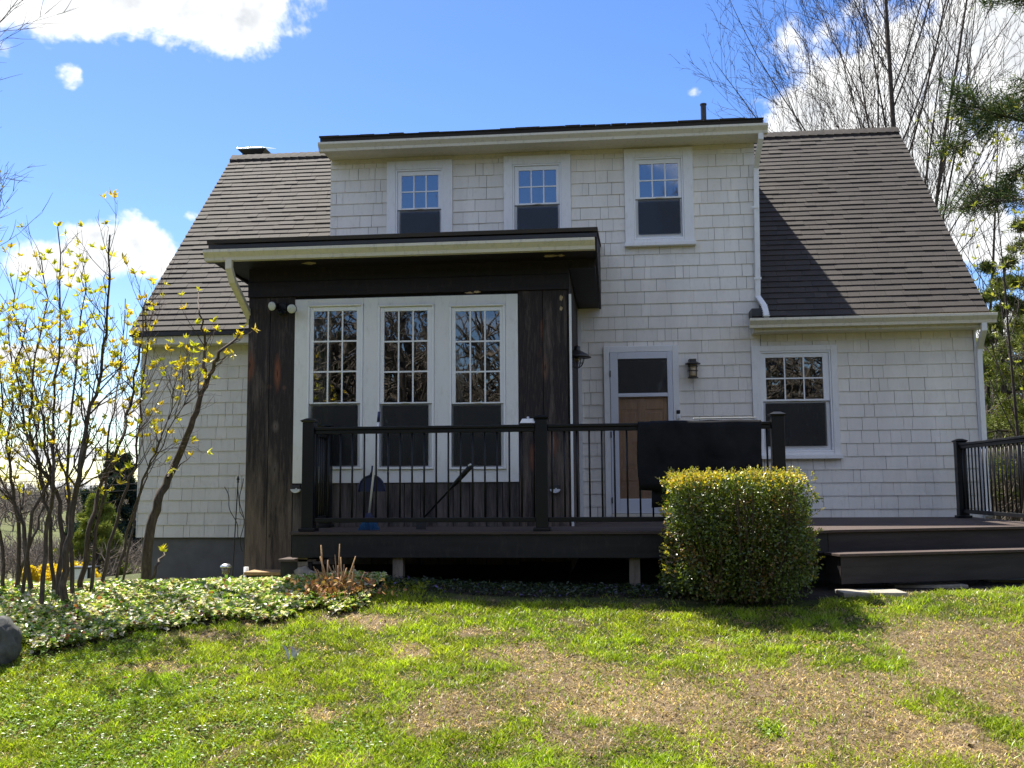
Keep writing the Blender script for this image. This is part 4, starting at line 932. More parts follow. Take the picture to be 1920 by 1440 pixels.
# twin floodlight
def flood():
    c = A(528, 580, PY-.05); t = thing('floodlight', (c.x, PY-.01, c.z), 'twin round floodlight at the top of the left porch boards', 'floodlight')
    MB().box(c.x-.05, c.x+.05, PY-.05, PY-.013, c.z-.05, c.z+.07).build('base', M['black'], t, bevel=.006)
    for s, px, py, tilt in ((-1, 510, 574, -.35), (1, 547, 579, .25)):
        q = A(px, py, PY-.17)
        sh = MB().lathe((0,0,0), [(.018, .10), (.03, .09), (.034, .05), (.054, .015), (.056, 0)], 18, 'y'); Rm = Matrix.Translation(q) @ Matrix.Rotation(tilt, 4, 'Z') @ Matrix.Rotation(.18, 4, 'X')
        sh.v = [tuple(Rm @ Vector(v)) for v in sh.v]; so_ = sh.build('lamp_shade', M['black'], t, smooth=True)
        ln = MB().lathe((0,0,0), [(.0505, .0), (.048, -.006), (.03, -.012), (.002, -.014)], 18, 'y'); ln.v = [tuple(Rm @ Vector(v)) for v in ln.v]; ln.build('lens', lens_m, t, smooth=True)
        MB().tube([(c.x+s*.02, PY-.045, c.z+.0), (q.x, PY-.08, q.z-.005)], .012, 8).build('arm', M['black'], t)
    MB().lathe((c.x, PY-.08, c.z-.045), [(.02, -.02), (.028, 0), (.02, .02)], 12).build('sensor', M['black'], t, smooth=True)
lens_m = paint('frosted_lens', (.62, .64, .56), .25, .12, 90, .3, 150, None, (1,1,1), .6)
flood()
# barn style lamp on the porch's right side
def barn():
    c = A(1082, 662, 11.15); X = c.x; t = thing('barn_lamp', (PX1+.01, 11.15, c.z), 'black barn lamp with wire cage on the right side wall of the porch', 'wall lamp')
    MB().lathe((PX1+.009, 11.15, c.z+.02), [(.06, 0), (.06, .012), (.04, .02)], 16, 'x').build('wall_plate', M['bronze'], t)
    MB().tube([(PX1+.02, 11.15, c.z+.02), (PX1+.06, 11.15, c.z+.035), (X-.03, 11.15, c.z+.035), (X, 11.15, c.z+.03)], .009, 8).build('arm', M['bronze'], t, smooth=True)
    MB().lathe((X, 11.15, c.z), [(.158, -.055), (.162, -.048), (.115, -.012), (.045, .025), (.034, .038), (.034, .075), (.014, .085)], 22).build('shade', M['bronze'], t, smooth=True)
    cg = MB()
    for k in range(6):
        a = math.pi*k/6
        cg.tube([(X+math.cos(a)*.082*math.cos(f), 11.15+math.sin(a)*.082*math.cos(f), c.z-.05+.125*math.sin(f)) for f in np.linspace(0, -math.pi, 13)], .0028, 5)
    for z, r in ((-.05, .082), (-.115, .070)): cg.tube([(X+r*math.cos(q), 11.15+r*math.sin(q), c.z+z) for q in np.linspace(0, 2*math.pi, 19)], .003, 5)
    cg.build('wire_cage', M['bronze'], t)
    MB().lathe((X, 11.15, c.z-.11), [(.004, 0), (.026, .015), (.03, .035), (.02, .07)], 14).build('bulb', M['lampglass'], t, smooth=True)
barn()
# lantern beside the door
def lantern():
    c = A(1299, 691, DY-.12); X, Z = c.x, c.z; Y = DY-.12
    t = thing('wall_lantern', (X, DY-.02, Z), 'bronze wall lantern with amber glass right of the storm door', 'wall lamp')
    MB().box(X-.05, X+.05, DY-.045, DY-.022, Z-.02, Z+.13).build('back_plate', M['bronze'], t, bevel=.004)
    MB().lathe((X, Y, Z+.055), [(.10, -.0), (.10, .010), (.062, .028), (.055, .032), (.05, .04)], 20).build('hood', M['bronze'], t)
    MB().box(X-.045, X+.045, Y-.03, DY-.046, Z+.096, Z+.125).build('arm', M['bronze'], t, bevel=.003)
    MB().lathe((X, Y, Z-.105), [(.050, 0), (.053, .02), (.055, .155)], 18).build('glass', M['amber'], t, smooth=True)
    fr = MB()
    for k in range(4):
        a = math.pi/4+math.pi/2*k; fr.tube([(X+.062*math.cos(a), Y+.062*math.sin(a), Z-.12), (X+.062*math.cos(a), Y+.062*math.sin(a), Z+.056)], .005, 6)
    for z in (-.118, -.03, .03): fr.tube([(X+.064*math.cos(q), Y+.064*math.sin(q), Z+z) for q in np.linspace(0, 2*math.pi, 21)], .005, 5)
    fr.build('frame', M['bronze'], t)
    MB().lathe((X, Y, Z-.125), [(.03, -.006), (.066, 0), (.066, .012)], 18).build('base', M['bronze'], t)
M['amber'] = paint('amber_seeded_glass', (.50, .38, .22), .2, .25, 40, .2, 80, None, (1,1,1), .6)
lantern()
c = A(1272, 776, DY-.07); t = thing('doorbell', (c.x, DY-.05, c.z), 'small black and white camera doorbell on the door casing', 'doorbell')
MB().box(c.x-.026, c.x+.026, DY-.075, DY-.0565, c.z-.068, c.z+.0).build('body', M['whiteplastic'], t, bevel=.008)
MB().box(c.x-.024, c.x+.024, DY-.077, DY-.0566, c.z+.001, c.z+.05).build('camera_head', M['black'], t, bevel=.006)
MB().lathe((c.x, DY-.080, c.z-.035), [(.014, 0), (.014, .004)], 14, 'y').build('button', M['alu'], t)

# iron trellis stake
def stake():
    Y = 9.9; base = A(434, 1075, Y); top = A(446.5, 892, Y)
    base.z = float(gz(base.x, Y)); t = thing('garden_stake', base, 'black iron garden stake with wavy rods by the dark porch corner', 'garden stake')
    m1 = base.lerp(top, .5); MB().tube([base, top-Vector((0,0,.06))], .0065, 6).build('rod', M['iron'], t)
    MB().lathe((top.x, Y, top.z-.075), [(.006, 0), (.014, .01), (.007, .02), (.016, .035), (.002, .085)], 10).build('finial', M['iron'], t, smooth=True)
    wv = MB()
    def wavy(px0, py0, px1, py1, ph, n=26, amp=3.0):
        pts = []
        for i in range(n+1):
            f = i/n; pts.append(A(px0+(px1-px0)*f+amp*math.sin(f*11+ph), py0+(py1-py0)*f, Y+.02*math.sin(f*5+ph)))
        return pts
    wv.tube(wavy(421, 913, 450, 1010, 0), .0045, 5); wv.tube(wavy(452, 897, 455, 1035, 1.5, 30, 4.0), .0045, 5); wv.tube([A(446, 915, Y), A(450, 960, Y), A(458, 973, Y)], .004, 5); wv.tube([A(440, 972, Y), A(462, 974, Y)], .004, 5)
    wv.build('wavy_rod', M['iron'], t)
stake()
def path_light():
    Y = 9.6; c = A(423, 1080, Y); z0 = float(gz(c.x, Y)); zt2 = AZ(423, 1057, Y)
    t = thing('path_light', (c.x, Y, z0), 'small solar path light with domed silver cap beside the iron stake', 'path light')
    MB().tube([(c.x, Y, z0-.02), (c.x, Y, zt2-.10)], .009, 8).build('stem', M['black'], t)
    MB().lathe((c.x, Y, zt2-.105), [(.02, 0), (.038, .01), (.042, .07)], 16).build('globe', M['lampglass'], t, smooth=True)
    MB().lathe((c.x, Y, zt2-.034), [(.056, 0), (.054, .012), (.035, .03), (.004, .036)], 18).build('cap', M['metalcap'], t, smooth=True)
path_light()
c = A(461.5, 1080, 10.3); MBt = MB().tube([(c.x, 10.3, -1.25), (c.x, 10.3, AZ(461, 1063, 10.3))], .026, 12).build('drain_pipe', M['whiteplastic'], None, smooth=True); tag(MBt, 'short white plastic pipe standing at the foot of the porch corner', 'pipe')
c = A(505, 1073, 10.15); o = MB().box(c.x-.22, c.x+.22, 10.0, 10.3, c.z-.02, c.z+.015).build('wood_scrap', M['twig_tan'], None, bevel=.004); tag(o, 'flat reddish board lying at the foot of the dark porch boards', 'board')
o = MB().box(c.x-.2, c.x+.22, 10.02, 10.32, float(gz(c.x, 10.1))-.05, c.z-.022).build('wood_block', M['fascia'], None); tag(o, 'dark block under the flat board at the porch foot', 'block')
# stone pier under the deck corner
c = A(571, 1062, FY+.12); z0 = float(gz(c.x, FY+.1))
t = thing('stone_pier', (c.x, FY+.1, z0), 'stacked block and boulder holding up the left deck corner', 'pier')
MB().box(c.x-.05, c.x+.05, FY+.06, FY+.18, c.z-.0, DECKZ-.247).build('block', M['oldwood'], t, bevel=.004)
MB().box(c.x-.052, c.x+.052, FY+.055, FY+.18, c.z-.06, c.z-.002).build('block', M['stone'], t, bevel=.008)
def rocklump(name, c, sx, sy, sz, mat, parent=None, seed=0, sub=3):
    import bmesh
    bm = bmesh.new(); bmesh.ops.create_icosphere(bm, subdivisions=sub, radius=1)
    for v in bm.verts:
        p = v.co; n = vnoise(np.array([p.x*1.3+seed]), np.array([p.y*1.3+p.z*2.1]), 1.3, 3, seed)[0]; k = .45+1.05*n
        v.co = Vector((p.x*sx*k, p.y*sy*k, max(p.z, -.6)*sz*k))+Vector(c)
    me = bpy.data.meshes.new(name); bm.to_mesh(me); me.materials.append(mat); me.shade_smooth(); o = bpy.data.objects.new(name, me); col.objects.link(o)
    if parent: o.parent = parent; o.location = -off(parent)
    return o
rocklump('boulder', (c.x+.02, FY+.10, z0+.04), .16, .14, .12, M['stone'], t, 3)
g = G(-5, 1250); o = rocklump('boulder', (g[0]-.11, g[1]+.05, g[2]+.10), .20, .2, .27, M['rock'], None, 6, 4); tag(o, 'grey rock at the left edge of the lawn', 'rock')
# stepping stones
for i, (px, py, w, d, rot, lab) in enumerate(((1632, 1114, .27, .15, .05, 'sunlit square stepping stone just right of the hedge'), (1735, 1099, .33, .17, .02, 'shaded stepping stone in front of the deck step'), (1905, 1089, .30, .2, -.02, 'stepping stone at the right edge of the photo'))):
    g = G(px, py); mb = MB().box(-w, w, -d, d, -.03, .015); o = mb.build('stepping_stone', M['paver'], None, bevel=.008); o.location = (g[0], g[1], float(gz(g[0], g[1]))+.012); o.rotation_euler = (0, 0, rot); tag(o, lab, 'stepping stone', 'stepping stones by the deck step')

# ------------------------------------------------------------------ plants
def leaves(centers, dirs, norms, L, W, cols, mat, name, parent=None, curl=.15, kind=None):
    """diamond leaves: 4 corner vertices folded along the midrib, 2 triangles"""
    n = len(centers); side = np.cross(dirs, norms); side /= np.linalg.norm(side, axis=1)[:, None]+1e-9
    nn_ = np.cross(side, dirs); L = np.broadcast_to(L, n)[:, None]; W = np.broadcast_to(W, n)[:, None]
    base = centers; tip = centers+dirs*L-nn_*L*curl; mid = centers+dirs*L*.45
    V = np.stack([base, mid-side*W*.5+nn_*W*.18, tip, mid+side*W*.5+nn_*W*.18], 1).reshape(-1, 3)
    i = np.arange(n)[:, None]*4; F = np.concatenate([i+np.array([[0,1,2]]), i+np.array([[0,2,3]])], 0)
    o = npmesh(name, V, F, mat, np.repeat(cols, 4, 0), parent)
    if kind: o['kind'] = kind
    return o
def rdir(n): v = rng.normal(size=(n, 3)); return v/np.linalg.norm(v, axis=1)[:, None]
def unitv(v): return v/(np.linalg.norm(v, axis=1)[:, None]+1e-9)

# --- grass
def grass():
    N = 540000
    Y = 5.2+rng.random(N)**1.0*4.4; halfw = .56*Y+.4
    X = -.104*Y+(rng.random(N)*2-1)*halfw
    keep = rng.random(N) < np.clip(1.25-(Y-5.2)*.16, .5, 1)
    X, Y = X[keep], Y[keep]; L = lush(X, Y)
    iv = in_ivy(X, Y); dk = (X > -1.7) & (Y > 8.62) & (X < 1.7); dk2 = (X >= 1.6) & (Y > 8.72+.36*(X-1.6)); hed = (np.abs(X-.95) < .62) & (Y > 8.55)
    ok = ~(iv | dk | dk2 | hed) | ((rng.random(len(X)) < .05) & ~dk2)
    r = rng.random(len(X)); clump = vnoise(X, Y, 9, 3, 11)
    green = ok & (r < (.09+.91*L**1.2)*np.clip(-.25+2.2*clump, .08, 1)); dry = ok & ~green & (rng.random(len(X)) < .36)
    out = []
    for sel, kind in ((green, 0), (dry, 1)):
        x, y = X[sel], Y[sel]; n = len(x); l = L[sel]; z = gz(x, y)
        if kind == 0:
            cl = vnoise(x, y, 9, 3, 11); h = (.014+.030*rng.random(n)**1.3)*(.25+1.5*cl); lean = .3+1.3*rng.random(n)
            a = vnoise(x, y, 1.6, 3, 13)[:, None]; q = rng.random(n)[:, None]
            C = np.array([.20, .33, .02])*(1-a)+np.array([.42, .47, .03])*a; C = C*(.45+.75*q)*(.5+1.0*vnoise(x, y, 4, 3, 33)[:, None]); C = C*(.55+.9*cl[:, None]); pale = rng.random(n) < .10; C[pale] = np.array([.38, .33, .14])
            w = .0045+.0045*rng.random(n)
        else:
            h = .012+.025*rng.random(n); lean = 1.2+1.6*rng.random(n); q = rng.random(n)[:, None]
            C = np.array([.60, .45, .26])*(.40+.85*q)*(.45+1.1*vnoise(x, y, 3, 4, 35)[:, None]); dk_ = rng.random(n) < .28; C[dk_] *= .35; w = .0035+.003*rng.random(n)
        a = rng.random(n)*2*np.pi; dx, dy = np.cos(a)*lean*h, np.sin(a)*lean*h; b_ = rng.random(n)*np.pi; wx, wy = np.cos(b_)*w*.5, np.sin(b_)*w*.5
        P = np.stack([x, y, z-.004], 1); m1 = P+np.stack([dx*.35, dy*.35, h*.6], 1); tp = P+np.stack([dx, dy, h*(1.0 if kind == 0 else .75)], 1)
        W = np.stack([wx, wy, 0*wx], 1); V = np.stack([P-W, P+W, m1-W*.8, m1+W*.8, tp], 1)
        out.append((V, C))
    V = np.concatenate([o[0] for o in out]); C = np.concatenate([o[1] for o in out]); n = len(V)
    i = np.arange(n)[:, None]*5; F = np.concatenate([i+np.array([[0,1,3]]), i+np.array([[0,3,2]]), i+np.array([[2,3,4]])])
    o = npmesh('grass', V.reshape(-1, 3), F, M['grass'], np.repeat(C, 5, 0)); tag(o, 'patchy spring lawn of short green grass and dry thatch', 'grass', kind='stuff')
    print('grass blades', n)
grass()
# leaf litter, chips and clover on the lawn
def litter():
    n = 900; Y = 5.4+rng.random(n)*3.3; X = -.104*Y+(rng.random(n)*2-1)*(.56*Y); s = (~in_ivy(X, Y)); X, Y = X[s], Y[s]; n = len(X)
    c = np.stack([X, Y, gz(X, Y)+.012+.015*rng.random(n)], 1); a = rng.random(n)*6.3; d = np.stack([np.cos(a), np.sin(a), .2*rng.normal(size=n)], 1)
    nm = np.stack([.3*rng.normal(size=n), .3*rng.normal(size=n), np.ones(n)], 1)
    C = np.array([.33, .22, .12])*(.4+1.1*rng.random((n, 1))); pl = rng.random(n) < .05; C[pl] = (.62, .55, .45); dk = rng.random(n) < .3; C[dk] *= .3
    o = leaves(c, unitv(d), unitv(nm), .018+.035*rng.random(n)**2, .012+.016*rng.random(n), C, M['litter'], 'leaf_litter', curl=.25); tag(o, 'dead leaves and chips scattered on the lawn', 'leaf litter', kind='stuff')
    n = 26000; Y = 5.3+rng.random(n)*2.6; X = -.104*Y+(rng.random(n)*2-1)*(.56*Y); cl = vnoise(X, Y, 1.2, 3, 21)+.10*ss(1, -2, X); s = (cl > .58) & (lush(X, Y) > .75) & ~in_ivy(X, Y); X, Y = X[s], Y[s]; n = len(X)
    a = rng.random(n)*6.3; d = np.stack([np.cos(a), np.sin(a), .35*rng.random(n)], 1); c = np.stack([X, Y, gz(X, Y)+.012+.02*rng.random(n)], 1)
    nm = np.stack([.35*rng.normal(size=n), .35*rng.normal(size=n), np.ones(n)], 1); C = np.array([.16, .28, .035])*(.6+.7*rng.random((n, 1)))
    o = leaves(c, unitv(d), unitv(nm), .016+.012*rng.random(n), .013+.008*rng.random(n), C, M['leaf'], 'clover'); tag(o, 'low broad weeds and clover mixed into the grass', 'weeds', kind='stuff')
    # twigs
    tw = MB(); r = random.Random(4)
    for k in range(70):
        y = r.uniform(5.5, 8.4); x = r.uniform(-.5*y, .6*y); a = r.uniform(0, 3.14); l = r.uniform(.04, .16); z = float(gz(x, y))+.02
        tw.tube([(x, y, z), (x+math.cos(a)*l*.5, y+math.sin(a)*l*.5, z+.006), (x+math.cos(a+.3)*l, y+math.sin(a+.3)*l, z)], [.003, .0028, .0015], 4)
    o = tw.build('twigs', M['twig_tan']); tag(o, 'small broken twigs lying on the lawn', 'twigs', kind='stuff')
litter()
def scrap():
    g = G(553, 1240); t = MB(); r = random.Random(2); z = g[2]
    for k in range(4):
        a = -.7+k*.45+r.uniform(-.1, .1); l = r.uniform(.04, .10); x0 = g[0]-.02+r.uniform(-.02, .02); y0 = g[1]+r.uniform(-.01, .01)
        p0 = Vector((x0, y0, z+.0)); p1 = p0+Vector((math.sin(a)*l*.5, .01, l*.55+.03)); p2 = p0+Vector((math.sin(a)*l*1.1, .015, l*.8+.04)); w = Vector((.011, .004, 0))
        t.add([p0-w*.5, p0+w*.5, p1+w, p1-w, p2+w*.3, p2-w*.3], [(0,1,2,3), (3,2,4,5)])
    o = t.build('plastic_scrap', M['scrap']); m = o.modifiers.new('t', 'SOLIDIFY'); m.thickness = .0015
    tag(o, 'torn white scrap sticking up from the grass at left', 'scrap')
scrap()

# --- ground cover bed
def ivy():
    N = 78000; X = -6.8+rng.random(N)*5.2; Y = 7.3+rng.random(N)*3.1; s = in_ivy(X, Y) & (X < -1.7) & ~((X > -4.1) & (Y > 10.4)) & ~((X > -3.15) & (Y > 9.35)); dd = np.clip(1.5-(Y-7.4)*.22, .35, 1); s &= rng.random(N) < dd; X, Y = X[s], Y[s]; n = len(X)
    gap = vnoise(X, Y, 2.6, 3, 41); kp = rng.random(n) < np.clip((gap-.26)*5, .12, 1); X, Y = X[kp], Y[kp]; n = len(X); hump = (.02+.11*vnoise(X, Y, 2.0, 3, 15))*(1-.5*ss(8.9, 9.8, Y)); z = gz(X, Y)+hump*(rng.random(n)**.45)
    a = rng.random(n)*6.3; d = unitv(np.stack([np.cos(a), np.sin(a), .1+.4*rng.normal(size=n)], 1)); nm = unitv(np.stack([.6*rng.normal(size=n), .6*rng.normal(size=n), np.ones(n)], 1))
    q = rng.random((n, 1)); C = np.array([.08, .17, .03])*(1-q)+np.array([.26, .40, .06])*q
    y = rng.random(n) < .14+.25*vnoise(X, Y, 1.5, 2, 17); C[y] = np.array([.42, .46, .10]); p = rng.random(n) < .32; C[p] = np.array([.72, .66, .52]); b_ = rng.random(n) < .05; C[b_] = np.array([.30, .12, .05])  # pale share paints sun glints into leaf colour; brown ones are dead leaves
    o = leaves(np.stack([X, Y, z], 1), d, nm, .036+.028*rng.random(n), .026+.018*rng.random(n), C, M['ivyleaf'], 'ground_cover'); tag(o, 'low glossy leafy ground cover with dead leaves and pale-painted glints in front of the porch corner', 'ground cover', kind='stuff')
    # sparse dark ground cover in the shade along the deck
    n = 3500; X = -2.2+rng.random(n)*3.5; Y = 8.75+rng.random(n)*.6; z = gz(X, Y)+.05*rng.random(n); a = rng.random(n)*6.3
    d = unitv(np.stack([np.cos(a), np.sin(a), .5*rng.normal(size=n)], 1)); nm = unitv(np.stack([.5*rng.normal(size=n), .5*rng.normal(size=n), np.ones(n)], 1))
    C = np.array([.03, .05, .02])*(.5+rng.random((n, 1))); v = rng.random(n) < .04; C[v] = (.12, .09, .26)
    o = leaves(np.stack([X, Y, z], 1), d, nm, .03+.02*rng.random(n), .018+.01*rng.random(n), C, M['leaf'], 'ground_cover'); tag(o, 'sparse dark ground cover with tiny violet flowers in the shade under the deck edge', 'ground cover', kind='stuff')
ivy()

# --- clipped hedge
def hedge():
    x0, x1 = AX(1256, 990, 8.6), AX(1522, 990, 8.6); y0, y1 = 8.46, 9.22; z0 = -.97; zt_ = AZ(1390, 889, 8.7)
    t = thing('hedge_bush', ((x0+x1)/2, (y0+y1)/2, z0), 'clipped square boxwood bush with yellow tips in front of the deck', 'bush')
    n = 46000; cx, cy, cz = (x0+x1)/2, (y0+y1)/2, (z0+zt_)/2; hx, hy, hz = (x1-x0)/2*.985, (y1-y0)/2, (zt_-z0)/2
    P = rng.random((n, 3))*2-1
    # push to a shell
    k = np.abs(P).max(1); s = rng.random(n)**.28; P = P/k[:, None]*s[:, None]
    r4 = (np.abs(P)**13).sum(1)**(1/13); P = P/np.maximum(r4/np.abs(P).max(1), 1)[:, None]
    lump = 1+.05*(vnoise(P[:, 0]*3+P[:, 1], P[:, 2]*3, 5.0, 2, 29)-.5)*2+.17*(vnoise(P[:, 0]*2+P[:, 1], P[:, 2]*2-P[:, 1], 2.2, 3, 22)-.5)*2+.03*rng.normal(size=n)*(rng.random(n) < .25)
    X = cx+P[:, 0]*hx*lump+.06*np.clip(.3-P[:, 2], 0, 1.3)*np.where(P[:, 0] < 0, .9, .2)*P[:, 0]; Yc = cy+P[:, 1]*hy*lump; Z = cz+P[:, 2]*hz*(1+.035*(vnoise(P[:, 0]*3, P[:, 1]*3, 2, 3, 23)-.5)*2)
    low = P[:, 2] < -.75; keep = ~(low & (rng.random(n) < .1)); hole = vnoise(X*1.0+Yc, Z, 4.5, 3, 24); keep &= ~((hole < .46) & (s > .84) & (rng.random(n) < .9)); X, Yc, Z, P, s = X[keep], Yc[keep], Z[keep], P[keep], s[keep]; n = len(X)
    outw = unitv(P**5+.02*P); d = unitv(outw*.7+rdir(n)*.9+np.array([0, 0, .35])); nm = unitv(rdir(n)+outw*.6+np.array([0, 0, .5]))
    q = rng.random((n, 1)); C = np.array([.038, .07, .014])*(1-q)+np.array([.17, .22, .03])*q
    topf = np.clip((P[:, 2]-.76)/.20+1.5*(vnoise(X*2+Yc, Z*2, 3.5, 3, 25)-.5)+.45*np.clip(-P[:, 0]-.35, 0, 1)*(P[:, 2] > -.3)*(s > .8), 0, 1); fresh = rng.random(n) < topf*1.0*(s > .72)
    br = (rng.random(n) < .5*np.clip(vnoise(X*2, Z*2, 2.5, 2, 27)*2.2-1.0, 0, 1)); C[br] = (np.array([.20, .12, .04])*(.5+q))[br]
    C[fresh] = (np.array([.48, .52, .04])*(1-q)+np.array([.66, .42, .05])*q)[fresh]
    leaves(np.stack([X, Yc, Z], 1), d, nm, .022+.016*rng.random(n), .014+.008*rng.random(n), C, M['ivyleaf'], 'foliage', t, kind='stuff')
    # sprigs breaking the outline
    m = 230; a = rng.random((m, 2)); bx = x0+a[:, 0]*(x1-x0); tw = MB(); cs = []; ds = []
    for k in range(m):
        if k % 3 == 0: p = Vector((x0-.01 if k % 2 else x1+.01, y0+a[k, 1]*(y1-y0), z0+.15+a[k, 0]*(zt_-z0-.2))); dv = Vector((-1 if k % 2 else 1, 0, .7)).normalized()
        else: p = Vector((bx[k], y0+a[k, 1]*(y1-y0), zt_-.02)); dv = Vector((random.uniform(-.4, .4), random.uniform(-.4, .4), 1)).normalized()
        l = random.uniform(.02, .085); tw.tube([p-dv*.05, p+dv*l], [.002, .001], 3)
        for q_ in range(9): cs.append(p+dv*l*(q_/8)); ds.append((dv+Vector(rdir(1)[0])*1.0).normalized())
    tw.build('twigs', M['bark'], t)['kind'] = 'stuff'
    cs = np.array([tuple(v) for v in cs]); ds = np.array([tuple(v) for v in ds]); q = rng.random((len(cs), 1))
    leaves(cs, ds, rdir(len(cs)), .024, .013, np.array([.34, .40, .05])*(1-q)+np.array([.48, .34, .06])*q, M['ivyleaf'], 'fresh_tips', t, kind='stuff')
    st = MB(); r = random.Random(9)
    for k in range(46):
        bx_, by_ = cx+r.uniform(-.35, .35), cy+r.uniform(-.25, .25); ex, ey = cx+(bx_-cx)*1.7+r.uniform(-.12, .12), cy+(by_-cy)*1.5
        st.tube([(bx_, by_, z0-.03), ((bx_+ex)/2, (by_+ey)/2, cz-.1), (ex, ey, zt_-.08)], [.011, .007, .002], 5)
    st.build('stem', M['bark'], t)
hedge()

# --- cut stems by the deck corner
def cut_stems():
    c = G(640, 1092); Y = 8.62; t = thing('cut_back_shrub', (AX(636, 1095, Y), Y, float(gz(AX(636, 1095, Y), Y))), 'cluster of cut-back tan stems with red-brown leaves by the left deck corner', 'shrub')
    bx, bz = t.location.x, t.location.z; S = MB(); r = random.Random(12)
    spec_ = [(602, 1022, 1.0), (606, 1060, .9), (615, 1050, 1), (622, 1075, 1), (637, 1020, .8), (634, 1060, 1), (640, 1080, 1), (650, 1065, 1), (656, 1078, 1), (667, 1043, .9), (663, 1068, 1), (670, 1088, .8), (600, 1075, .7), (595, 1068, .8), (628, 1040, .6), (612, 1083, 1), (645, 1058, .7), (684, 1072, .5), (588, 1062, .5), (676, 1092, .7)]
    for px, py, k in spec_:
        for s in range(2):
            yy = Y+r.uniform(-.1, .1); p = A(px+r.uniform(-4, 4)*s, py+s*r.uniform(5, 25), yy); b_ = Vector((bx+(p.x-bx)*.45+r.uniform(-.04, .04), yy, bz-.03)); m_ = b_.lerp(p, .55)+Vector((r.uniform(-.012, .012), 0, 0))
            S.tube([b_, m_, p], [.010*k, .0085*k, .006*k], 6)
    S.tube([A(557, 1077, Y-.05), A(573, 1082, Y-.05), A(585, 1096, Y-.05)], [.003, .004, .004], 5)
    S.build('stem', M['twig_tan'], t, smooth=True)
    n = 420; P = np.stack([bx+.22*rng.normal(size=n), Y-.05+.12*rng.normal(size=n), bz+.02+.13*rng.random(n)**2*1.0], 1); q = rng.random((n, 1))
    leaves(P, unitv(rdir(n)+np.array([0, 0, .4])), unitv(rdir(n)+np.array([0, -.3, .8])), .05, .028, np.array([.34, .13, .06])*(1-q)+np.array([.42, .30, .12])*q, M['litter'], 'dead_leaves', t, kind='stuff')
cut_stems()

# --- branching plants: numpy tube builder
def tubes(polys, n, mat, name, parent):
    """polys: list of (pts (k,3), rad (k,)); polylines of equal length are built together"""
    Vs = []; Fs = []; base = 0; ang = 2*np.pi*np.arange(n)/n; ca, sa = np.cos(ang), np.sin(ang); groups = {}
    for pts, rad in polys: groups.setdefault(len(pts), []).append((pts, rad))
    for k, g in groups.items():
        P = np.array([q[0] for q in g], float); Rd = np.array([q[1] for q in g], float); m = len(g)
        T_ = np.gradient(P, axis=1); T_ /= np.linalg.norm(T_, axis=2)[..., None]+1e-9
        ref = np.where(np.abs(T_[:, :1, 1:2]) < .85, np.array([.31, .95, .05]), np.array([1., 0, 0])); ref = np.broadcast_to(ref, T_.shape)
        u = ref-T_*(T_*ref).sum(2)[..., None]; u /= np.linalg.norm(u, axis=2)[..., None]+1e-9; w = np.cross(T_, u)
        ring = P[:, :, None]+Rd[:, :, None, None]*(u[:, :, None]*ca[None, None, :, None]+w[:, :, None]*sa[None, None, :, None]); Vs.append(ring.reshape(-1, 3))
        b_ = base+np.arange(m)[:, None, None]*k*n+np.arange(k-1)[None, :, None]*n; i = b_+np.arange(n)[None, None]; j = b_+((np.arange(n)+1) % n)[None, None]
        Fs.append(np.stack([i, j, j+n, i+n], -1).reshape(-1, 4)); base += m*k*n
    return npmesh(name, np.concatenate(Vs), np.concatenate(Fs), mat, None, parent, smooth=n > 3)
def grow(r, p, d, L, rad, lev, polys, tips, cfg):
    nseg = cfg['seg'][lev]; pts = [np.array(p, float)]; d = np.array(d, float); rads = [rad]; end = cfg['taper'][lev]
    for i in range(nseg):
        d = d+np.array([r.gauss(0, 1), r.gauss(0, 1), r.gauss(0, 1)])*cfg['wander'][lev]+np.array([0, 0, cfg['up'][lev]]); d /= np.linalg.norm(d)
        pts.append(pts[-1]+d*L/nseg); rads.append(rad*(1-(1-end)*(i+1)/nseg))
    polys[lev].append((np.array(pts), np.array(rads)))
    if lev+1 < len(cfg['n']):
        k = cfg['n'][lev+1]; k = max(1, int(k*(.7+.6*r.random())))
        for c in range(k):
            f = cfg['start'][lev]+(1-cfg['start'][lev])*((c+r.random())/k); q = f*nseg; i = min(int(q), nseg-1); pp = pts[i]+(pts[i+1]-pts[i])*(q-i); dd = pts[i+1]-pts[i]; dd = dd/np.linalg.norm(dd)
            az = r.random()*6.283; side = np.cross(dd, [math.cos(az), math.sin(az), .3]); side /= np.linalg.norm(side)+1e-9
            sp = cfg['angle'][lev+1]*(.75+.5*r.random()); nd_ = dd*math.cos(sp)+side*math.sin(sp)
            rr = (rads[i]*(1-(q-i))+rads[i+1]*(q-i)); grow(r, pp, nd_, L*cfg['len'][lev+1]*(1.1-.6*f)*(.7+.6*r.random()), max(cfg['minr'], rr*cfg['rr'][lev+1]), lev+1, polys, tips, cfg)
    else: tips.append((pts[-1], d))

def rosettes(tips, r, t, L=.05, W=.018, k=6, pick=1.0, cols=((.55, .58, .04), (.66, .48, .05)), name='leaf_rosettes', spread=.9):
    cs = []; ds = []; cl = []
    for p, d in tips:
        if r.random() > pick: continue
        q = r.random(); base = np.array(cols[0])*(1-q)+np.array(cols[1])*q
        for _ in range(k): v = rdir(1)[0]; dd = np.array(d)*(1-spread*.3)+v*spread+np.array([0,0,.25]); cs.append(p); ds.append(dd/np.linalg.norm(dd)); cl.append(base*(.7+.6*r.random()))
    cs = np.array(cs); ds = np.array(ds); n = len(cs)
    return leaves(cs, ds, unitv(rdir(n)+np.array([0, 0, .5])), L*(.6+.7*rng.random(n)), W*(.7+.5*rng.random(n)), np.array(cl), M['leaf'], name, t, kind='stuff')

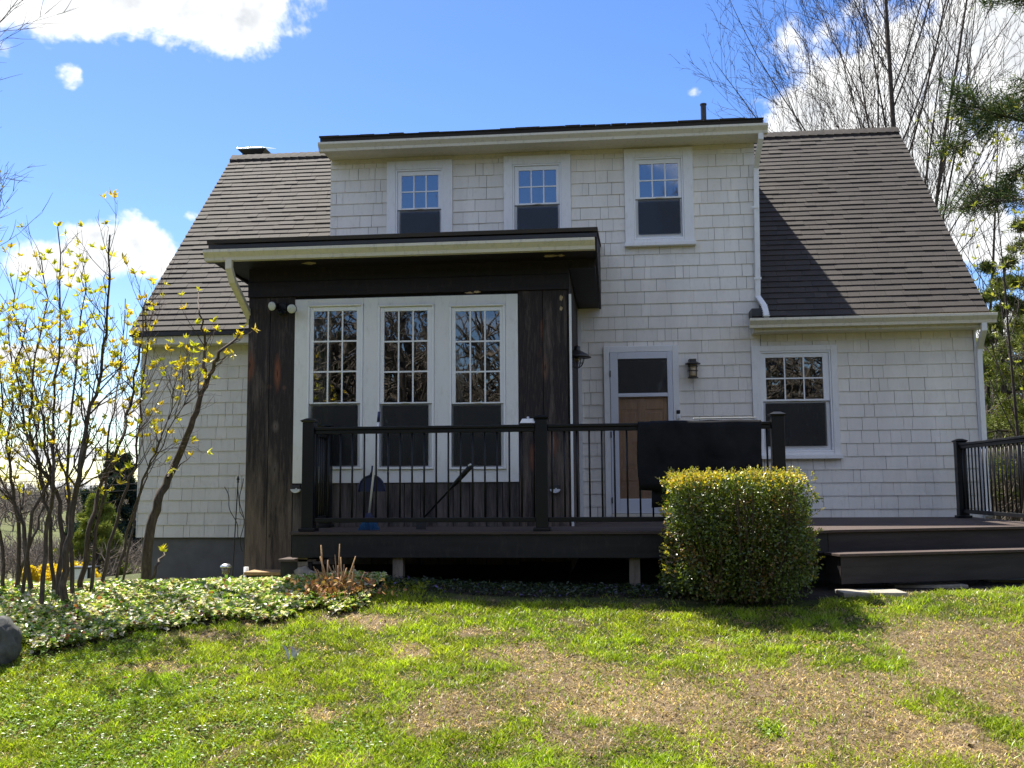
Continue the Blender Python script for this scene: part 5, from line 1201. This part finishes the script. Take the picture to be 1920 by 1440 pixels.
def shrub(stems, label, name='leafing_shrub', seed=1, Y0=9.0, leafpick=.45, twigs=7, stubs=(), group='budding shrubs left of the house', extra=1.0, dens=1.0):
    """stems: photo polylines with base radius, placed at depth Y0 with a real spread in depth"""
    r = random.Random(seed); b0 = A(*stems[0][0][0], Y0+stems[0][2]); zb = float(gz(b0.x, b0.y))
    t = thing(name, (b0.x, b0.y, zb), label, 'shrub', group)
    polys = [[], [], [], []]; tips = []
    for pxs, rad, dY, up_lo in stems:
        k = len(pxs); pts = []
        for i, (px, py) in enumerate(pxs): f = i/(k-1); pts.append(np.array(A(px, py, Y0+dY+(.5*f*r.uniform(-1, 1) if i else 0))))
        if pxs[0][1] > 1040: pts[0][2] = float(gz(pts[0][0], pts[0][1]))-.05
        # resample with gnarl
        q = [];
        for a, b_ in zip(pts, pts[1:]):
            for s in range(4): q.append(a+(b_-a)*s/4+np.array([r.gauss(0, .010), r.gauss(0, .012), r.gauss(0, .006)])*(s > 0))
        q.append(pts[-1]); q = np.array(q); n = len(q); rads = rad*(1 if name == 'crooked_tree' else .74)*(1-.80*np.linspace(0, 1, n)**.9); polys[0].append((q, rads))
        cfg = dict(n=[0, twigs, 4, 0][:3], seg=[4, 5, 3], wander=[.1, .16, .16], up=[.1, .09, .10], taper=[.3, .3, .4], start=[.2, .3, .3], angle=[.5, .55, .6], len=[1, .5, .5], rr=[.6, .55, .6], minr=.0022)
        nb = int(twigs*dens*(len(pxs)-1)*.75)
        for c in range(nb):
            f = up_lo+(1-up_lo)*r.random(); i = min(int(f*(n-1)), n-2); p = q[i]; dd = q[i+1]-q[i]; dd /= np.linalg.norm(dd); az = r.random()*6.28; side = np.cross(dd, [math.cos(az), math.sin(az), .2]); side /= np.linalg.norm(side); sp = r.uniform(.35, .8)
            grow(r, p, dd*math.cos(sp)+side*math.sin(sp), r.uniform(.35, .95)*extra*(1.15-.55*f), max(.003, rads[i]*.45), 1, polys, tips, cfg)
        tips.append((q[-1], np.array([0, 0, 1.])))
    for q_ in polys[0]: tubes([q_], 8, M['bark'], 'stem', t)
    tubes(polys[1], 5, M['bark'], 'branches', t)['kind'] = 'stuff'
    if polys[2]: tw = tubes(polys[2], 3, M['bark_red'], 'twigs', t); tw['kind'] = 'stuff'
    if leafpick: rosettes(tips, r, t, pick=leafpick, L=.060, W=.024, k=7)
    return t, tips
shrub([([(118,1118),(122,1040),(135,960),(150,870),(165,780),(190,700),(200,600),(206,440)], .045, 0, .35), ([(108,1120),(118,1010),(105,920),(72,870),(45,800),(30,700),(50,600)], .034, .15, .35),
       ([(78,1112),(86,1000),(100,900),(100,780),(112,640),(108,425)], .030, -.1, .35), ([(100,1112),(95,980),(75,900),(55,800),(62,700),(90,560),(72,470)], .026, .3, .35), ([(140,1110),(130,1000),(125,900),(135,760),(150,620),(160,520)], .028, .2, .3)],
      'tall many-stemmed budding shrub in the middle of the left group', seed=3, Y0=8.4, dens=1.0)
shrub([([(60,1095),(45,990),(25,940),(0,900),(-20,800)], .032, 0, .3), ([(30,1095),(35,980),(20,900),(12,830),(25,760),(15,600)], .028, .1, .3), ([(40,1100),(60,960),(95,900),(80,780),(40,640),(20,520)], .024, -.1, .3), ([(10,1100),(0,1000),(-15,900),(5,760),(-10,600)], .026, .1, .3), ([(22,1100),(60,1010),(90,930),(60,830),(85,720),(110,640)], .020, .2, .3)],
      'budding shrub cut by the left edge of the photo', seed=5, Y0=8.7, dens=.9)
shrub([([(150,1098),(165,1000),(185,920),(220,840),(245,760),(262,650),(275,560)], .036, 0, .35), ([(188,1090),(205,1020),(232,930),(257,860),(263,760),(278,640),(272,590)], .026, .15, .35), ([(216,1088),(237,1000),(267,900),(292,850),(322,770),(332,690)], .022, .25, .4), ([(226,1088),(245,1010),(262,930),(290,860),(345,760),(362,700)], .016, .1, .5), ([(170,1095),(180,990),(200,900),(205,800),(225,700),(235,560)], .024, -.1, .3)],
      'dark stemmed budding shrub nearest the house corner, right of the tall one', seed=8, Y0=8.9, leafpick=.35, dens=.9)
shrub([([(268,1098),(283,985),(300,925),(328,870),(358,800),(375,745),(392,705),(410,660),(448,628)], .052, 0, .55), ([(388,712),(382,680),(384,640),(374,590),(372,545)], .020, 0, .3), ([(315,895),(335,875),(358,855)], .012, 0, .9), ([(276,1085),(292,1062),(307,1035)], .022, -.05, .95)],
      'crooked small tree leaning right before the white wall, yellow tufts at its tips', name='crooked_tree', seed=11, Y0=9.3, leafpick=.55, twigs=2, group=None, extra=.65, dens=.5)

# --- big trees
def tree(px, py_base, Y, label, seed, cfg, rad, H, dirn=(0, 0, 1), name='bare_tree', buds=False, twigmat='twig_dark', mat=None, group=None, base=None, leafc=None, leafpick=.5, leafL=.10, barecrown=True):
    r = random.Random(seed); X = AX(px, 600, Y); z = float(gz(X, Y)); t = thing(name, (X, Y, z), label, 'tree', group)
    polys = [[] for _ in cfg['n']]; tips = []
    for k in range(cfg.get('stems', 1)):
        d = np.array(dirn, float)+(np.array([r.gauss(0, 1), r.gauss(0, 1), 0])*cfg.get('spread', 0) if k else 0)
        grow(r, (X+(.25*r.gauss(0, 1) if k else 0), Y+(.25*r.gauss(0, 1) if k else 0), z-.1), d/np.linalg.norm(d), H*(1-.25*(k > 0)*r.random()), rad*(1 if k == 0 else .6), 0, polys, tips, cfg)
    tubes(polys[0], 8, mat or M['bark_grey'], 'trunk', t)
    tubes(polys[1], 5, mat or M['bark_grey'], 'limbs', t)['kind'] = 'stuff'
    rest_ = [q for l in polys[2:-1] for q in l]
    if rest_: tubes(rest_, 4, M['twig_dark'], 'branches', t)['kind'] = 'stuff'
    if len(polys) > 2 and polys[-1]: tubes(polys[-1], 3, M['twig_dark'], 'twigs', t)['kind'] = 'stuff'
    if leafc: rosettes(tips, r, t, L=leafL, W=leafL*.45, k=4, pick=leafpick, cols=leafc, name='young_leaves')
    return t
maple = dict(n=[1, 16, 9, 6, 3], seg=[10, 8, 6, 4, 2], wander=[.025, .035, .05, .07, .09], up=[.02, .05, .05, .04, .03], taper=[.12, .2, .25, .35, .5], start=[.22, .2, .15, .15], angle=[0, .55, .5, .5, .55], len=[1, .55, .45, .42, .4], rr=[1, .38, .45, .5, .6], minr=.0055, stems=1, spread=.12)
def mk(**kw): d = dict(maple); d.update(kw); return d
tree(1722, 0, 25, 'tall bare maple behind the right end of the roof', 21, mk(n=[1, 20, 9, 5, 3], stems=3, spread=.10), .125, 17.0, (-.03, 0, 1))
tree(1650, 0, 29, 'bare tree with fine ascending branches seen above the right roof, left of the tall maple', 23, mk(n=[1, 14, 8, 5, 2], stems=3, spread=.16), .085, 14.5, (-.10, 0, 1))
tree(1835, 0, 27, 'slender bare tree beside the right roof edge, far behind', 27, mk(n=[1, 12, 7, 4], seg=[10, 8, 6, 4]), .07, 11, (.05, 0, 1))
tree(1900, 0, 19, 'small bare tree with pale green buds right of the house corner', 28, mk(n=[1, 12, 8, 4], seg=[10, 8, 6, 4], stems=3, spread=.2), .04, 6.5, (-.05, 0, 1), leafc=((.30, .34, .06), (.38, .36, .08)), leafpick=.5)
tree(-300, 0, 17, 'bare tree reaching in from the left edge of the sky', 31, mk(n=[1, 16, 9, 6], seg=[10, 8, 6, 4], minr=.007), .20, 11.5, (.03, 0, 1))
tree(-120, 0, 13.5, 'lower bare branches with buds at the far left edge', 33, mk(n=[1, 10, 8, 5], seg=[10, 8, 6, 4], minr=.005), .08, 6.0, (0, 0, 1), leafc=((.34, .30, .10), (.42, .34, .12)), leafpick=.25, leafL=.05)

# --- pine at the right: whorled limbs carrying needle tufts
def pine(px, Y, H, label, seed, rad=.22, Lb=3.6, ntuft=1.0, col0=(.045, .085, .025), col1=(.12, .17, .04), z0f=.15, name='pine_tree', needle=.16, width=.012, steps=None, group=None, X=None, nper=14):
    r = random.Random(seed); X = AX(px, 600, Y) if X is None else X; z = float(gz(X, Y)); t = thing(name, (X, Y, z), label, 'tree', group)
    tubes([(np.array([(X+.1*math.sin(i), Y+.08*math.cos(i*2), z-.1+H*i/8) for i in range(9)]), np.linspace(rad, .03, 9))], 9, M['bark_grey'], 'trunk', t)
    limbs = []; tw = []; cs = []; ds = []; nl = steps or int(H*3.2)
    for i in range(nl):
        f = z0f+(1-z0f)*(i+r.random())/nl; az = i*2.4+r.uniform(-.4, .4); L = Lb*(1-f*.85)*r.uniform(.7, 1.15); p = np.array([X, Y, z+H*f]); d = np.array([math.cos(az), math.sin(az), r.uniform(-.15, .45)])
        pts = [p]
        for k in range(6): d = d+np.array([r.gauss(0, .12), r.gauss(0, .12), -.03+r.gauss(0, .12)]); d /= np.linalg.norm(d); pts.append(pts[-1]+d*L/6)
        limbs.append((np.array(pts), np.linspace(.045, .008, 7)*(1.2-f)))
        for c in range(int(12*ntuft)):
            q = r.uniform(.25, 1)*6; j = min(int(q), 5); bp = pts[j]+(pts[j+1]-pts[j])*(q-j); a2 = r.uniform(-1.1, 1.1); dd = pts[j+1]-pts[j]; dd /= np.linalg.norm(dd); sd_ = np.cross(dd, [0, 0, 1.]); sd_ /= np.linalg.norm(sd_)+1e-9
            d2 = dd*math.cos(a2)+sd_*math.sin(a2)+np.array([0, 0, r.uniform(-.35, .6)]); d2 /= np.linalg.norm(d2); l2 = L*r.uniform(.12, .30); e = bp+d2*l2; tw.append((np.array([bp, bp+d2*l2*.5, e]), np.array([.010, .007, .003])))
            for g_ in range(5): cs.append(bp+d2*l2*(.35+.65*g_/4)); ds.append(d2)
    tubes(limbs, 5, M['bark_grey'], 'limbs', t)['kind'] = 'stuff'; tubes(tw, 3, M['bark_grey'], 'twigs', t)['kind'] = 'stuff'
    cs = np.repeat(np.array(cs), nper, 0); ds = np.repeat(np.array(ds), nper, 0); n = len(cs); cs = cs+rng.normal(size=(n, 3))*.055
    d = unitv(ds*.55+rdir(n)*.85+np.array([0, 0, .1])); q = rng.random((n, 1)); C = np.array(col0)*(1-q)+np.array(col1)*q; b_ = rng.random(n) < .06; C[b_] = (.30, .26, .06)
    leaves(cs, d, rdir(n), needle*(.6+.6*rng.random(n)), width, C, M['needle'], 'needles', t, kind='stuff')
    return t
pine(2075, 17, 15, 'tall pine whose needle branches enter at the upper right edge', 41, Lb=4.3, ntuft=2.6, z0f=.36, steps=36, col0=(.03, .065, .02), col1=(.09, .13, .035))
pine(1985, 21, 7.5, 'dense yellow-green evergreen beyond the side railing', 43, rad=.12, Lb=2.4, ntuft=1.3, col0=(.09, .13, .025), col1=(.26, .29, .06), z0f=.02, name='evergreen_tree', needle=.13, width=.018, steps=46)
pine(1880, 26, 6.5, 'green evergreen behind the house corner at right', 45, rad=.12, Lb=2.0, ntuft=1.2, col0=(.06, .10, .025), col1=(.18, .22, .05), z0f=.02, name='evergreen_tree', needle=.14, width=.02, steps=40)
pine(232, 44, 4.9, 'dark blue-green spruce far behind the left shrubs', 47, rad=.15, Lb=2.2, ntuft=1.2, col0=(.012, .03, .025), col1=(.03, .06, .045), z0f=.05, name='spruce_tree', needle=.22, width=.05, steps=60)
pine(196, 38, 3.2, 'young yellow-green pine left of the dark spruce', 48, rad=.08, Lb=1.5, ntuft=1.1, col0=(.10, .15, .03), col1=(.26, .30, .05), z0f=.05, name='pine_tree', needle=.2, width=.03, steps=30)

# --- far thicket at left: bare brush, forsythia, mailbox, wires
_gx = np.linspace(-130, 130, 261); _gy = np.linspace(-60, 120, 181); _gt = gz(*np.meshgrid(_gx, _gy))
def gzq(x, y):
    i = min(max(int(round((x+130))), 0), 260); j = min(max(int(round((y+60))), 0), 180); return float(_gt[j, i])
def thicket(name, px0, px1, Y0, Y1, n, Hm, label, seed, mat, minr=.01, col=None):
    r = random.Random(seed); polys = []
    for k in range(n):
        Y = r.uniform(Y0, Y1); X = AX(r.uniform(px0, px1), 950, Y); z = gzq(X, Y)-.1; h = Hm*r.uniform(.4, 1.1)
        d = np.array([r.gauss(0, .35), r.gauss(0, .2), 1.]); p = np.array([X, Y, z-.05]); pts = [p]
        for s in range(4): d = d+np.array([r.gauss(0, .22), r.gauss(0, .15), 0]); d /= np.linalg.norm(d); pts.append(pts[-1]+d*h/4)
        polys.append((np.array(pts), np.linspace(minr*2, minr*.6, 5)))
        for c in range(5):
            j = r.randint(1, 3); d2 = np.array([r.gauss(0, .8), r.gauss(0, .4), r.uniform(.2, 1)]); d2 /= np.linalg.norm(d2); l = h*r.uniform(.2, .45); polys.append((np.array([pts[j], pts[j]+d2*l*.5, pts[j]+d2*l+np.array([0, 0, .1*l])]), np.array([minr, minr*.8, minr*.4])))
    o = tubes(polys, 3, mat, name, None); tag(o, label, 'thicket', kind='stuff')
thicket('brush', -60, 290, 36, 48, 700, 1.5, 'tangled grey leafless brush beyond the road at left', 51, M['brush'], .016)
thicket('brush', 1830, 2050, 20, 34, 420, 3.0, 'leafless brush beyond the side railing at right', 52, M['brush'], .012)
thicket('distant_woods', -400, 420, 60, 110, 1100, 3.0, 'distant bare wooded rise behind the left shrubs', 53, M['brush'], .035)
thicket('distant_woods', 1600, 2300, 45, 90, 1100, 8.0, 'distant bare woods behind the house at right', 54, M['brush'], .03)
def forsythia(px, Y, w, h, label, seed):
    X = AX(px, 1050, Y); z = float(gz(X, Y)); t = thing('forsythia_bush', (X, Y, z), label, 'bush', 'yellow forsythia across the road')
    n = 2600; a = rng.random(n)*6.28; rr = np.sqrt(rng.random(n)); P = np.stack([X+np.cos(a)*rr*w, Y+np.sin(a)*rr*w*.5, z+h*(.15+.85*rng.random(n))*np.sqrt(np.clip(1-rr**2*.8, 0, 1))], 1); q = rng.random((n, 1))
    leaves(P, rdir(n), rdir(n), .12, .07, np.array([.75, .48, .01])*(1-q)+np.array([.62, .52, .04])*q, M['leaf'], 'flowers', t, kind='stuff')
    r = random.Random(seed); S = MB()
    for k in range(30): b_ = r.uniform(-w, w); S.tube([(X+b_*.3, Y, z), (X+b_*.7, Y, z+h*.6), (X+b_, Y, z+h*.85)], [.015, .01, .005], 4)
    S.build('stem', M['bark'], t)
forsythia(135, 33.5, 1.0, .8, 'yellow forsythia bush behind the roadside box', 1); forsythia(95, 34, .7, .7, 'small yellow forsythia bush left of the larger one', 2); forsythia(55, 33, .35, .7, 'lone yellow forsythia tuft at the far left', 3)
def mailbox():
    Y = 20; c = A(149, 1078, Y); z = float(gz(c.x, Y)); t = thing('newspaper_box', (c.x, Y, z), 'white roadside box with dark frame seen between the shrub stems', 'box')
    w = .21; zt2 = AZ(149, 1063, Y); zb = AZ(149, 1098, Y)
    MB().box(c.x-w+.03, c.x+w-.03, Y, Y+.3, zb, zt2-.03).build('panel', M['alu'], t); MB().box(c.x-w-.03, c.x+w+.03, Y-.03, Y+.34, zt2-.029, zt2).build('lid', M['black'], t, bevel=.006)
    for s in (-1, 1): MB().box(c.x+s*w-.025, c.x+s*w+.025, Y-.02, Y+.03, z-.05, zt2-.03).build('leg', M['black'] if s > 0 else M['oldwood'], t)
mailbox()
for i, (ya, yb, lab) in enumerate(((846, 832, 'uppermost overhead wire behind the left shrubs'), (904, 888, 'second overhead wire from the top behind the left shrubs'), (915, 905, 'third overhead wire from the top behind the left shrubs'), (931, 914, 'lowest overhead wire behind the left shrubs'))):
    Y = 31+i*.25; a = A(-350, ya+14, Y); b_ = A(700, yb-26, Y+2); pts = []
    for k in range(25): f = k/24; p = a.lerp(b_, f); p.z -= .5*4*f*(1-f)*.25; pts.append(p)
    o = MB().tube(pts, .012, 5).build('power_line', M['black']); tag(o, lab, 'wire', 'overhead wires')

# --- trees behind the viewer, mirrored in the window glass
for i, (X, Y, H, s) in enumerate(((-7, -12, 11, 61), (1.5, -15, 12, 62), (9, -11, 10, 63), (-15, -16, 13, 64), (16, -17, 13, 65))):
    r = random.Random(s); z = float(gz(X, Y)); t = thing('bare_tree', (X, Y, z), 'bare tree standing in the yard, mirrored in the house windows', 'tree', 'bare trees mirrored in the windows'); polys = [[] for _ in range(4)]
    grow(r, (X, Y, z), (0, 0, 1), H, .22, 0, polys, [], mk(n=[1, 14, 8, 5], seg=[8, 6, 5, 3], minr=.012)); tubes(polys[0], 6, M['bark_grey'], 'trunk', t); tubes([q for l in polys[1:] for q in l], 3, M['bark_grey'], 'crown', t)
thicket('distant_woods', 0, 1, 45, 60, 1, 1, 'far brush', 70, M['bark_grey'])
def back_woods():
    r = random.Random(71); polys = []
    for k in range(1900):
        a = r.uniform(math.pi*1.02, math.pi*1.98); R_ = r.uniform(24, 44); X, Y = math.cos(a)*R_, math.sin(a)*R_; z = gzq(X, Y)-.2; h = r.uniform(7, 13); pts = [np.array([X, Y, z])]; d = np.array([0, 0, 1.])
        for s in range(4): d = d+np.array([r.gauss(0, .15), r.gauss(0, .15), 0]); d /= np.linalg.norm(d); pts.append(pts[-1]+d*h/4)
        polys.append((np.array(pts), np.linspace(.14, .03, 5)))
        for c in range(8): j = r.randint(1, 3); d2 = np.array([r.gauss(0, .8), r.gauss(0, .8), r.uniform(.2, 1)]); d2 /= np.linalg.norm(d2); l = h*r.uniform(.15, .35); polys.append((np.array([pts[j], pts[j]+d2*l*.5, pts[j]+d2*l]), np.array([.07, .05, .03])))
    o = tubes(polys, 3, M['brush'], 'woods', None); tag(o, 'bare woods across the yard mirrored in the lower windows', 'woods', kind='stuff')
back_woods()
for i, (X, Y, H, s) in enumerate(((-14, -27, 9, 81), (-4, -29, 10, 82), (5, -26, 9, 83), (13, -30, 10, 84), (-24, -25, 9, 85), (22, -27, 9, 86))):
    pine(0, Y, H, 'dark pine across the yard mirrored in the window glass', s, Lb=3.6, col0=(.02, .045, .02), col1=(.05, .08, .03), z0f=.05, needle=.45, width=.12, steps=40, X=X, group='dark pines mirrored in the windows', nper=5)
for o in list(col.objects):
    if o.get('label') == 'far brush': bpy.data.objects.remove(o)
print('objects', len(col.objects))
